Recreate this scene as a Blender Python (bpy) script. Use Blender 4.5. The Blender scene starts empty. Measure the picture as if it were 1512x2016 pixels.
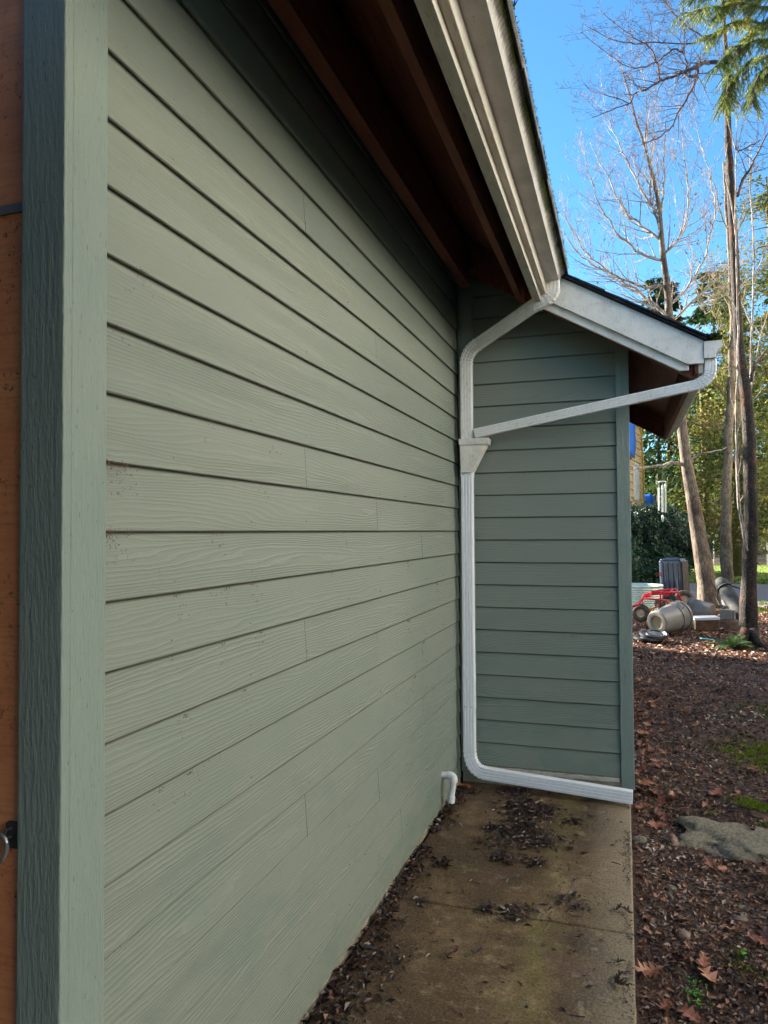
import bpy, math, random
from mathutils import Vector, Matrix, noise
R = math.radians
scene = bpy.context.scene
COL = scene.collection
H = 1.672                                   # camera height over the slab
F, YAW, PIT, ROL = 1436.2, .3174, .02726, -.005825

# ------------------------------------------------------------------ camera
cy, sy, cp, sp = math.cos(YAW), math.sin(YAW), math.cos(PIT), math.sin(PIT)
FW = Vector((-sy*cp, cy*cp, sp)); r0 = Vector((cy, sy, 0)); u0 = r0.cross(FW)
RT = r0*math.cos(ROL)+u0*math.sin(ROL); UP = -r0*math.sin(ROL)+u0*math.cos(ROL)
cd = bpy.data.cameras.new('camera'); cam = bpy.data.objects.new('camera', cd); COL.objects.link(cam)
m = Matrix((RT, UP, -FW)).transposed().to_4x4(); m.translation = (0, 0, H); cam.matrix_world = m
cd.sensor_fit = 'VERTICAL'; cd.sensor_height = 36; cd.lens = F/2016*36
cd.clip_start = .05; cd.clip_end = 2000
scene.camera = cam

def ray(px, py):
    return FW+RT*((px-756)/F)-UP*((py-1008)/F)
def at(px, py, y):                          # survey: point of the photo at distance y down the yard
    d = ray(px, py); return Vector((0, 0, H))+d*(y/d.y)
def gnd(px, py, z=-.05):
    d = ray(px, py); return Vector((0, 0, H))+d*((z-H)/d.z)

# ------------------------------------------------------------------ light
SUN_EL = R(21); SUN = Vector((-1, .5, 0)).normalized()
w = bpy.data.worlds.new('World'); scene.world = w; w.use_nodes = True
nt = w.node_tree; nt.nodes.clear()
sky = nt.nodes.new('ShaderNodeTexSky'); sky.sky_type = 'NISHITA'; sky.sun_disc = False
sky.sun_elevation = SUN_EL; sky.sun_rotation = math.atan2(SUN.x, SUN.y)
sky.air_density = 1.0; sky.dust_density = .15; sky.ozone_density = 3.0
bg = nt.nodes.new('ShaderNodeBackground'); bg.inputs[1].default_value = .05
out = nt.nodes.new('ShaderNodeOutputWorld')
tc = nt.nodes.new('ShaderNodeTexCoord'); mpn = nt.nodes.new('ShaderNodeMapping'); mpn.inputs['Scale'].default_value = (1.6, 1.6, 3.6)
nz = nt.nodes.new('ShaderNodeTexNoise'); nz.inputs['Scale'].default_value = 1.7; nz.inputs['Detail'].default_value = 8
rp = nt.nodes.new('ShaderNodeMapRange'); rp.inputs[1].default_value = .56; rp.inputs[2].default_value = .85; rp.inputs[4].default_value = .55
mx = nt.nodes.new('ShaderNodeMix'); mx.data_type = 'RGBA'; mx.inputs[7].default_value = (5.5, 6.0, 7.0, 1)
L = nt.links.new
L(tc.outputs['Generated'], mpn.inputs[0]); L(mpn.outputs[0], nz.inputs[0]); L(nz.outputs[0], rp.inputs[0])
L(rp.outputs[0], mx.inputs[0]); tn = nt.nodes.new('ShaderNodeMix'); tn.data_type = 'RGBA'; tn.blend_type = 'MULTIPLY'; tn.inputs[0].default_value = 1; tn.inputs[7].default_value = (.54, .92, 1.08, 1)
L(sky.outputs[0], tn.inputs[6]); L(tn.outputs[2], mx.inputs[6]); L(mx.outputs[2], bg.inputs[0]); L(bg.outputs[0], out.inputs[0])
sd = bpy.data.lights.new('sun', 'SUN'); sd.energy = 5.0; sd.angle = R(.5); sd.color = (1, .90, .76)
so = bpy.data.objects.new('sun', sd); COL.objects.link(so)
sv = Vector((SUN.x*math.cos(SUN_EL), SUN.y*math.cos(SUN_EL), math.sin(SUN_EL)))
so.rotation_euler = sv.to_track_quat('Z', 'Y').to_euler(); so.location = (-20, 0, 20)
scene.view_settings.view_transform = 'Standard'; scene.view_settings.look = 'None'
scene.view_settings.exposure = 2.7; scene.view_settings.gamma = 1

# ------------------------------------------------------------------ materials
class NT:
    def __init__(s, name):
        s.m = bpy.data.materials.new(name); s.m.use_nodes = True; s.t = s.m.node_tree
        s.b = s.t.nodes['Principled BSDF']; s.o = s.t.nodes['Material Output']
    def n(s, t, **k):
        x = s.t.nodes.new(t)
        for a, v in k.items():
            if a.startswith('i_'):
                a = a[2:]; a = int(a) if a.isdigit() else a.replace('_', ' ')
                x.inputs[a].default_value = v
            else: setattr(x, a, v)
        return x
    def l(s, a, b): s.t.links.new(a, b)
    def coord(s, scale=(1, 1, 1), kind='Object', rot=(0, 0, 0)):
        c = s.n('ShaderNodeTexCoord'); q = s.n('ShaderNodeMapping'); q.inputs['Scale'].default_value = scale
        q.inputs['Rotation'].default_value = rot
        s.l(c.outputs[kind], q.inputs[0]); return q.outputs[0]
    def noise(s, co, scale, detail=4, rough=.55, dist=0):
        x = s.n('ShaderNodeTexNoise'); x.inputs['Scale'].default_value = scale; x.inputs['Detail'].default_value = detail
        x.inputs['Roughness'].default_value = rough; x.inputs['Distortion'].default_value = dist
        s.l(co, x.inputs['Vector']); return x.outputs[0]
    def ramp(s, f, stops):
        x = s.n('ShaderNodeValToRGB'); e = x.color_ramp.elements
        while len(e) < len(stops): e.new(.5)
        for q, (p, c) in zip(e, stops): q.position = p; q.color = (*c, 1) if len(c) == 3 else c
        s.l(f, x.inputs[0]); return x.outputs[0]
    def mix(s, f, a, b, mode='MIX'):
        x = s.n('ShaderNodeMix'); x.data_type = 'RGBA'; x.blend_type = mode
        for i, v in ((0, f), (6, a), (7, b)):
            if hasattr(v, 'is_linked'): s.l(v, x.inputs[i])
            elif i == 0: x.inputs[i].default_value = v
            else: x.inputs[i].default_value = (*v, 1)
        return x.outputs[2]
    def math(s, op, a, b=0.0, c=None):
        x = s.n('ShaderNodeMath'); x.operation = op
        for i, v in enumerate((a, b, c)):
            if v is None: continue
            if hasattr(v, 'is_linked'): s.l(v, x.inputs[i])
            else: x.inputs[i].default_value = v
        return x.outputs[0]
    def rng(s, f, a, b, c=0., d=1.):
        x = s.n('ShaderNodeMapRange'); s.l(f, x.inputs[0])
        for i, v in ((1, a), (2, b), (3, c), (4, d)): x.inputs[i].default_value = v
        return x.outputs[0]
    def bump(s, h, strength=.5, dist=.01, prev=None):
        x = s.n('ShaderNodeBump'); x.inputs['Strength'].default_value = strength; x.inputs['Distance'].default_value = dist
        s.l(h, x.inputs['Height'])
        if prev is not None: s.l(prev, x.inputs['Normal'])
        return x.outputs[0]
    def fin(s, col=None, rough=.6, nrm=None, spec=.5, metal=0):
        if col is not None:
            if hasattr(col, 'is_linked'): s.l(col, s.b.inputs['Base Color'])
            else: s.b.inputs['Base Color'].default_value = (*col, 1)
        if hasattr(rough, 'is_linked'): s.l(rough, s.b.inputs['Roughness'])
        else: s.b.inputs['Roughness'].default_value = rough
        if nrm is not None: s.l(nrm, s.b.inputs['Normal'])
        s.b.inputs['Specular IOR Level'].default_value = spec; s.b.inputs['Metallic'].default_value = metal
        return s.m

def simple(name, c1, c2, scale=8, rough=.6, bump=.3, bd=.003, stretch=(1, 1, 1), spec=.4, metal=0, detail=5):
    q = NT(name); co = q.coord(stretch); n = q.noise(co, scale, detail)
    n2 = q.noise(co, scale*5, 4)
    c = q.mix(q.rng(n, .35, .65), c1, c2)
    return q.fin(c, rough, q.bump(n2, bump, bd), spec, metal)

def siding_mat():
    q = NT('cedar_grain_green_paint')
    uv = q.n('ShaderNodeUVMap').outputs[0]           # u metres along board, v metres up board
    at_ = q.n('ShaderNodeAttribute', attribute_name='rnd'); rnd = at_.outputs['Fac']
    sep = q.n('ShaderNodeSeparateXYZ'); q.l(uv, sep.inputs[0]); u, v = sep.outputs[0], sep.outputs[1]
    off = q.math('MULTIPLY', rnd, 37.)
    cb = q.n('ShaderNodeCombineXYZ'); q.l(q.math('MULTIPLY', u, .8), cb.inputs[0]); q.l(q.math('MULTIPLY', v, 8.), cb.inputs[1]); q.l(off, cb.inputs[2])
    n1 = q.noise(cb.outputs[0], 1.0, 2, .5)
    cb2 = q.n('ShaderNodeCombineXYZ'); q.l(q.math('MULTIPLY', u, 9.), cb2.inputs[0]); q.l(q.math('MULTIPLY', v, 26.), cb2.inputs[1]); q.l(off, cb2.inputs[2])
    n2 = q.noise(cb2.outputs[0], 1.0, 3, .6)
    ph = q.math('ADD', q.math('MULTIPLY', n1, 12.), q.math('MULTIPLY', v, 92.))
    ph = q.math('ADD', ph, q.math('MULTIPLY', n2, .95))
    rings = q.math('SINE', q.math('MULTIPLY', ph, 6.283))
    sharp = q.rng(rings, -.2, 1., 0, 1)
    fine = q.math('SINE', q.math('MULTIPLY', ph, 23.))
    amp = q.rng(q.noise(cb.outputs[0], .7, 2), .35, .65, .25, 1)
    h = q.math('MULTIPLY', q.math('ADD', sharp, q.math('MULTIPLY', fine, .18)), amp)
    oc = q.coord((1, 1, 1)); big = q.noise(oc, 1.1, 4, .6)
    c = q.mix(q.rng(big, .32, .68), (.200, .240, .200), (.228, .248, .208))
    c = q.mix(q.rng(q.math('MULTIPLY', rnd, 1.), 0, 1, 0, .30), c, (.180, .224, .196))
    # green damp smudges, worst low on the wall
    oz = q.n('ShaderNodeSeparateXYZ'); q.l(oc, oz.inputs[0])
    low = q.rng(oz.outputs[2], 1.3, .1, 0, 1)
    sm = q.rng(q.noise(q.coord((1.3, 1.3, 2.6)), 3.4, 4, .5, .6), .5, .68)
    c = q.mix(q.math('MULTIPLY', q.math('MULTIPLY', sm, low), .55), c, (.128, .195, .168))
    # cobweb dirt and insect specks under the laps
    topd = q.rng(v, .10, .152, 0, 1)
    sp = q.noise(q.coord((1, 1, 1)), 85, 3, .6); cl = q.rng(q.noise(q.coord(), 5.5, 3, .6), .58, .66)
    dm = q.math('MULTIPLY', q.rng(sp, .60, .66), q.math('MULTIPLY', cl, q.math('ADD', q.math('MULTIPLY', topd, .8), .25)))
    c = q.mix(dm, c, (.10, .065, .04))
    c = q.mix(q.math('MULTIPLY', h, .30), c, (.30, .315, .27))
    c = q.mix(q.rng(v, .1430, .1480, 0, .85), c, (.05, .052, .04))  # lap shadow line painted into the top of each board
    c = q.mix(q.rng(v, .0052, .0024, 0, .8), c, (.09, .095, .07))  # lap shade painted along the bottom edge of each board too
    mud = q.math('MULTIPLY', q.rng(oz.outputs[2], .20, .02, 0, .55), q.rng(q.noise(q.coord(), 26, 4, .7), .38, .62))
    c = q.mix(mud, c, (.19, .20, .12))
    fl = q.rng(q.noise(q.coord(), 48, 2), .755, .78); c = q.mix(q.math('MULTIPLY', fl, low), c, (.45, .47, .42))
    return q.fin(c, .62, q.bump(h, .7, .0016), .35)

def trim_mat(name, c1, c2):
    q = NT(name); co = q.coord((1, 1, .12)); n = q.noise(co, 130, 3, .6); b = q.noise(q.coord(), 3, 4)
    st = q.noise(q.coord((1, 1, .3)), 160, 2)
    c = q.mix(q.rng(b, .3, .7), c1, c2); c = q.mix(q.math('MULTIPLY', q.rng(n, .62, .72), .35), c, (.32, .37, .33))
    c = q.mix(q.math('MULTIPLY', q.rng(st, .68, .72), .6), c, (.06, .09, .08))
    return q.fin(c, .6, q.bump(q.noise(q.coord((1, 1, .16)), 95, 4, .65), .9, .006), .35)

def white_mat():
    q = NT('dirty_white_paint'); b = q.noise(q.coord(), 2.5, 4); s = q.noise(q.coord((1, 1, .35)), 130, 3, .7)
    mm = q.rng(q.noise(q.coord((1, 1, 1)), 9, 4, .65), .45, .7)
    c = q.mix(q.rng(b, .3, .7), (.76, .72, .65), (.85, .81, .74))
    c = q.mix(q.math('MULTIPLY', mm, .35), c, (.42, .37, .28))
    c = q.mix(q.math('MULTIPLY', q.rng(s, .58, .68), q.math('ADD', q.math('MULTIPLY', mm, .7), .15)), c, (.13, .11, .08))
    return q.fin(c, .45, q.bump(s, .15, .001), .4)

def eave_trim_mat():
    q = NT('stained_cream_trim_paint'); b = q.noise(q.coord((1, .35, 1)), 9, 5, .6); s = q.noise(q.coord((1, .15, 1)), 60, 3, .7)
    c = q.mix(q.rng(b, .35, .65), (.46, .42, .36), (.58, .55, .49))
    c = q.mix(q.math('MULTIPLY', q.rng(s, .55, .66), .5), c, (.18, .13, .08))
    return q.fin(c, .55, q.bump(s, .2, .001), .3)

def gutter_mat():
    q = NT('gutter_mildew_streaks'); s = q.noise(q.coord((2, 1, .25)), 42, 3, .6)
    sepn = q.n('ShaderNodeSeparateXYZ'); q.l(q.coord(), sepn.inputs[0])
    up = q.rng(sepn.outputs[0], -.349, -.340, 0, 1)
    br = q.noise(q.coord((1, 1, 1)), 7, 4, .6)
    wv = q.math('SINE', q.math('ADD', q.math('ADD', q.math('MULTIPLY', sepn.outputs[1], 260.), q.math('MULTIPLY', sepn.outputs[2], 90.)), q.math('MULTIPLY', br, 14.)))
    c = q.mix(q.rng(q.noise(q.coord(), 6, 4), .35, .7), (.46, .43, .41), (.60, .57, .54))
    d = q.math('MULTIPLY', q.rng(s, .42, .60), up)
    hi = q.math('MULTIPLY', q.rng(sepn.outputs[2], 3.205, 3.255, 0, 1), up)
    c = q.mix(q.math('MULTIPLY', q.rng(wv, .0, .9), q.math('MULTIPLY', up, q.rng(br, .35, .6, .25, .8))), c, (.15, .125, .08))
    c = q.mix(q.math('MULTIPLY', d, .55), c, (.13, .115, .07))
    c = q.mix(q.math('MULTIPLY', hi, q.rng(br, .38, .60, .1, .9)), c, (.055, .06, .02))
    sp = q.noise(q.coord(), 70, 3, .7); c = q.mix(q.math('MULTIPLY', q.rng(sp, .62, .68), .5), c, (.14, .12, .1))
    return q.fin(c, .4, None, .5)

def spout_mat(name='white_enamel_downspout', dirt=.38, z0=1.9, z1=2.8):
    q = NT(name); s = q.noise(q.coord((1, 1, .5)), 70, 4, .7); b = q.noise(q.coord(), 7, 4, .6)
    sepn = q.n('ShaderNodeSeparateXYZ'); q.l(q.coord(), sepn.inputs[0]); hi = q.rng(sepn.outputs[2], z0, z1, .08, 1)
    c = q.mix(q.rng(b, .3, .7), (.88, .86, .83), (.92, .90, .87))
    c = q.mix(q.math('MULTIPLY', q.rng(b, .42, .62), q.math('MULTIPLY', hi, .22)), c, (.50, .42, .32))
    c = q.mix(q.math('MULTIPLY', q.rng(s, .57, .66), q.math('MULTIPLY', hi, dirt)), c, (.16, .12, .08))
    return q.fin(c, .35, None, .5)

def soffit_mat():
    q = NT('brown_stained_soffit_wood'); n = q.noise(q.coord((6, .6, 6)), 6, 5, .6); g = q.noise(q.coord((20, 1, 20)), 8, 3)
    c = q.mix(q.rng(n, .3, .7), (.085, .024, .012), (.17, .055, .026))
    return q.fin(c, .7, q.bump(g, .3, .002), .3)

def door_mat():
    q = NT('weathered_orange_plywood'); n = q.noise(q.coord((1, 1, 1)), 5, 5, .6); g = q.noise(q.coord((1, 1, 14)), 9, 4, .6)
    d = q.rng(q.noise(q.coord(), 75, 4, .7), .57, .66); dl = q.rng(q.noise(q.coord(), 8, 3), .42, .62)
    c = q.mix(q.rng(n, .3, .7), (.68, .215, .085), (.80, .33, .145)); c = q.mix(q.math('MULTIPLY', q.rng(g, .45, .7), .35), c, (.33, .12, .05))
    c = q.mix(q.math('MULTIPLY', q.math('MULTIPLY', d, dl), .85), c, (.05, .03, .025))
    return q.fin(c, .65, q.bump(g, .3, .002), .3)

def slab_mat():
    q = NT('algae_stained_concrete'); o = q.coord()
    a = q.noise(o, 1.9, 9, .68, .5); b = q.noise(o, 11, 8, .72); g = q.noise(o, 95, 4, .8); y = q.noise(q.coord((2.6, .8, 1)), 1.5, 4, .6, .3)
    c = q.ramp(a, [(.34, (.03, .018, .010)), (.46, (.092, .052, .023)), (.56, (.19, .120, .054)), (.68, (.33, .235, .13))])
    c = q.mix(q.rng(b, .46, .60, 0, .8), c, (.10, .062, .03)); c = q.mix(q.rng(b, .44, .34, 0, .5), c, (.50, .40, .24))
    sepn = q.n('ShaderNodeSeparateXYZ'); q.l(o, sepn.inputs[0]); x = sepn.outputs[0]
    stripe = q.math('MULTIPLY', q.rng(q.math('ABSOLUTE', q.math('ADD', q.math('ADD', x, .34), q.math('MULTIPLY', q.math('SUBTRACT', b, .5), .35))), .10, .0), q.rng(y, .38, .6))
    c = q.mix(q.math('MULTIPLY', stripe, .55), c, (.24, .21, .045))
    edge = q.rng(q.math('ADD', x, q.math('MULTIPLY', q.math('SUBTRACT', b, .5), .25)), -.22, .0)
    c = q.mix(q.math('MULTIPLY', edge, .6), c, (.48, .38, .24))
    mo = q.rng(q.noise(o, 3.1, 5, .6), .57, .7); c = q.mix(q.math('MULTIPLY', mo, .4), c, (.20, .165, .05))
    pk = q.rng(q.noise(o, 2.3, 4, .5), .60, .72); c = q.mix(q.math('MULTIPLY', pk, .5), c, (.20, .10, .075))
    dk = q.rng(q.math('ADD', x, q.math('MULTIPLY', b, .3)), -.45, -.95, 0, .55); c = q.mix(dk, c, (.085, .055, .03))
    c = q.mix(q.math('MULTIPLY', q.rng(g, .52, .60), .75), c, (.05, .032, .018)); c = q.mix(q.math('MULTIPLY', q.rng(g, .46, .38), .28), c, (.46, .36, .22))
    return q.fin(c, q.rng(b, .3, .7, .45, .8), q.bump(g, .5, .003), .4)

def ground_mat():
    q = NT('damp_leaf_mould'); o = q.coord(); a = q.noise(o, 1.1, 5, .6); b = q.noise(o, 38, 5, .7); d = q.noise(o, 9, 5, .65)
    c = q.ramp(b, [(.30, (.02, .011, .008)), (.46, (.064, .034, .021)), (.60, (.15, .076, .044)), (.78, (.32, .18, .10))])
    c = q.mix(q.rng(a, .42, .62, 0, .6), c, (.035, .022, .02)); c = q.mix(q.math('MULTIPLY', q.rng(d, .58, .72), .6), c, (.12, .10, .085))
    far = q.n('ShaderNodeSeparateXYZ'); q.l(o, far.inputs[0])
    c = q.mix(q.rng(far.outputs[1], 30, 55, 0, .85), c, (.10, .085, .06))
    return q.fin(c, .8, q.bump(b, .9, .02), .3)

def attr_mat(name, stops, rough=.6, spec=.4, trans=0, noise_=0):
    q = NT(name); a = q.n('ShaderNodeAttribute', attribute_name='rnd'); f = a.outputs['Fac']
    c = q.ramp(f, stops); m_ = q.fin(c, rough, None, spec)
    if trans:
        t = q.n('ShaderNodeBsdfTranslucent'); q.l(c, t.inputs[0]); s = q.n('ShaderNodeMixShader'); s.inputs[0].default_value = trans
        q.l(q.b.outputs[0], s.inputs[1]); q.l(t.outputs[0], s.inputs[2]); q.l(s.outputs[0], q.o.inputs[0])
    return m_

def bark_mat(name, c1, c2, c3, sc=9, patch=.6):
    q = NT(name); o = q.coord((1, 1, .45)); n = q.noise(o, sc, 5, .65); f = q.noise(q.coord((1, 1, 3.5)), sc*3, 4, .6)
    p = q.noise(q.coord((1, 1, .6)), sc*.35, 3)
    c = q.mix(q.rng(n, .35, .65), c1, c2); c = q.mix(q.math('MULTIPLY', q.rng(p, patch-.1, patch+.05), .9), c, c3)
    c = q.mix(q.math('MULTIPLY', q.rng(f, .60, .66), .5), c, (.45, .41, .35)); cr = q.noise(q.coord((1, 1, .22)), sc*4.5, 4, .7); c = q.mix(q.math('MULTIPLY', q.rng(cr, .52, .42), .65), c, (.03, .022, .018))
    return q.fin(c, .8, q.bump(cr, .8, .03, q.bump(n, .8, .03)), .25)

M = {}
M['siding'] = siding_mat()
M['trim'] = trim_mat('green_trim_paint', (.200, .258, .235), (.232, .284, .250))
M['white'] = white_mat(); M['gutter'] = gutter_mat(); M['spout'] = spout_mat(); M['spoutc'] = simple('clean_white_enamel', (.90, .90, .93), (.86, .86, .88), 30, .35, .03)
M['cream'] = eave_trim_mat()
M['soffit'] = soffit_mat(); M['door'] = door_mat(); M['slab'] = slab_mat(); M['ground'] = ground_mat()
M['shingle'] = simple('asphalt_shingle', (.018, .018, .022), (.035, .035, .04), 30, .9, .6, .006)
M['moss'] = attr_mat('moss_tufts', [(0, (.02, .03, .008)), (.5, (.09, .12, .015)), (1, (.24, .30, .03))], .9, .1)
M['pvc'] = simple('white_pvc', (.72, .73, .74), (.62, .62, .60), 20, .4, .05)
M['steel'] = simple('zinc_steel', (.35, .35, .37), (.5, .5, .52), 30, .4, .1, metal=.8)
M['rope'] = simple('frayed_grey_rope', (.10, .075, .055), (.25, .20, .16), 60, .9, .8, .003)
M['conc'] = simple('rough_foundation_concrete', (.36, .32, .25), (.24, .20, .14), 12, .85, .5, .004)
M['gravel'] = simple('blue_grey_gravel', (.17, .165, .18), (.30, .29, .31), 22, .85, 1, .03)
M['grass'] = simple('short_lawn_grass', (.10, .17, .025), (.20, .26, .04), 5, .8, 1, .03)
M['blade'] = attr_mat('grass_blades', [(0, (.07, .13, .02)), (1, (.24, .30, .05))], .7, .2, .3)
M['litter'] = attr_mat('dead_leaf_flakes', [(0, (.02, .011, .008)), (.3, (.068, .031, .019)), (.55, (.155, .068, .038)), (.78, (.28, .125, .060)), (.93, (.37, .20, .115)), (1, (.42, .34, .27))], .55, .5)
M['bigleaf'] = attr_mat('brown_oak_leaves', [(0, (.07, .025, .018)), (.4, (.20, .065, .035)), (.75, (.36, .13, .06)), (1, (.45, .22, .12))], .5, .5)
M['wet'] = attr_mat('wet_black_leaves', [(0, (.010, .007, .006)), (.5, (.045, .022, .015)), (.85, (.13, .05, .028)), (1, (.40, .14, .04))], .35, .6)
M['needle'] = attr_mat('rusty_conifer_needles', [(0, (.10, .045, .015)), (1, (.42, .20, .06))], .6, .3)
M['pebble'] = attr_mat('grey_brown_pebbles', [(0, (.07, .06, .055)), (.5, (.16, .13, .115)), (1, (.34, .27, .22))], .6, .5)
M['stone'] = simple('tan_river_stone', (.20, .125, .09), (.30, .20, .15), 14, .65, .5, .004)
M['rock'] = simple('pale_rough_rock', (.30, .25, .17), (.62, .54, .40), 60, .95, 1, .03)
M['firn'] = attr_mat('fir_needles', [(0, (.012, .035, .012)), (.5, (.06, .10, .02)), (.85, (.15, .17, .03)), (1, (.25, .20, .05))], .6, .3, .25)
M['hemn'] = attr_mat('drooping_bough_needles', [(0, (.05, .11, .035)), (.4, (.16, .22, .04)), (.8, (.32, .33, .05)), (1, (.48, .38, .06))], .6, .3, .3)
M['forest'] = attr_mat('forest_foliage', [(0, (.015, .035, .014)), (.5, (.045, .08, .02)), (.85, (.12, .17, .035)), (1, (.22, .26, .06))], .7, .2, .25)
M['mossf'] = attr_mat('mossy_olive_foliage', [(0, (.025, .05, .018)), (.35, (.07, .10, .02)), (.62, (.17, .18, .03)), (.8, (.17, .13, .05)), (.93, (.30, .31, .05)), (1, (.30, .15, .07))], .75, .2, .25)
M['rhodo'] = attr_mat('glossy_dark_bush_leaves', [(0, (.008, .02, .012)), (.6, (.022, .055, .025)), (1, (.055, .11, .04))], .42, .4, .1)
M['brush'] = attr_mat('bare_winter_brush', [(0, (.035, .03, .028)), (.6, (.11, .085, .07)), (1, (.24, .18, .12))], .8, .2)
M['fern'] = attr_mat('fern_fronds', [(0, (.02, .05, .02)), (.7, (.06, .12, .03)), (1, (.17, .24, .04))], .6, .3, .2)
M['barkA'] = bark_mat('pale_lichened_bark', (.13, .095, .07), (.27, .20, .14), (.07, .042, .03))
M['barkB'] = bark_mat('buff_smooth_bark', (.15, .115, .075), (.27, .21, .14), (.10, .06, .04))
M['barkR'] = bark_mat('dark_peeling_bark', (.014, .012, .011), (.055, .042, .034), (.19, .065, .028), 11, .66)
M['barkT'] = bark_mat('pale_twig_bark', (.32, .27, .23), (.50, .44, .38), (.20, .14, .11))
M['barkD'] = simple('dark_branch_bark', (.05, .035, .04), (.12, .085, .085), 20, .85, .5)
M['barkF'] = simple('forest_trunk_bark', (.03, .025, .02), (.09, .07, .055), 12, .9, .6)
M['barkM'] = bark_mat('mossy_bark', (.16, .13, .05), (.28, .22, .10), (.13, .15, .02))
M['can'] = simple('taupe_plastic_bin', (.25, .225, .20), (.33, .30, .265), 5, .45, .1)
M['canb'] = simple('dirty_bin_base', (.27, .21, .14), (.36, .29, .20), 9, .6, .1)
M['blackp'] = simple('black_plastic', (.018, .018, .022), (.04, .04, .045), 7, .28, .1, spec=.6)
M['navyp'] = simple('dark_blue_grey_plastic', (.022, .032, .065), (.035, .048, .09), 6, .2, .05, spec=.7)
M['greyp'] = simple('faded_grey_plastic', (.09, .09, .095), (.16, .155, .15), 9, .6, .2)
M['tanp'] = simple('muddy_pot_base', (.13, .09, .07), (.2, .15, .12), 12, .8, .3)
M['red'] = simple('red_enamel', (.62, .015, .03), (.5, .02, .03), 12, .35, .05)
M['tyre'] = simple('dusty_rubber_tyre', (.035, .03, .026), (.10, .08, .065), 20, .8, .5, .004)
M['rim'] = simple('cream_wheel_rim', (.5, .42, .32), (.36, .27, .19), 16, .5, .2)
M['galv'] = simple('galvanised_green_steel', (.42, .55, .50), (.60, .70, .66), 7, .35, .1, metal=.45)
M['woodb'] = simple('wet_brown_timber', (.07, .04, .025), (.16, .09, .05), 14, .8, .6)
M['block'] = simple('grey_cinder_block', (.14, .13, .125), (.22, .21, .20), 30, .9, .6)
M['bag'] = simple('weathered_grey_bag_cloth', (.02, .022, .022), (.06, .062, .057), 9, .8, .5, .006)
M['bagd'] = simple('dark_bag_piping', (.02, .02, .022), (.04, .04, .04), 9, .7, .3)
M['tarp'] = simple('bright_blue_tarp', (.008, .10, .62), (.012, .14, .75), 3, .4, .6, .02)
M['ysid'] = simple('tan_yellow_house_siding', (.52, .36, .17), (.60, .43, .22), 6, .7, .2)
M['ytrim'] = simple('ochre_house_trim', (.50, .30, .07), (.58, .36, .10), 6, .6, .2)
M['wtrim'] = simple('white_window_frame', (.65, .65, .66), (.75, .75, .75), 8, .5, .1)
M['glass'] = simple('dull_window_glass', (.16, .18, .24), (.22, .24, .3), 3, .1, .02)
M['alum'] = simple('brushed_aluminium', (.55, .56, .52), (.65, .66, .62), 20, .35, .05, metal=.7)
M['teal'] = simple('teal_plastic_scrap', (.02, .16, .17), (.03, .2, .2), 20, .5, .1)
M['weed'] = attr_mat('bright_weed_leaves', [(0, (.05, .17, .03)), (1, (.16, .42, .06))], .5, .4, .2)
M['barn'] = simple('bounce_barn_boards', (.78, .76, .70), (.82, .80, .75), 3, .8, .2)  # pale boards of the unseen barn added to bounce sunlight
M['web'] = simple('dusty_cobweb_clump', (.13, .065, .04), (.24, .14, .10), 90, .95, .6)

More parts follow.
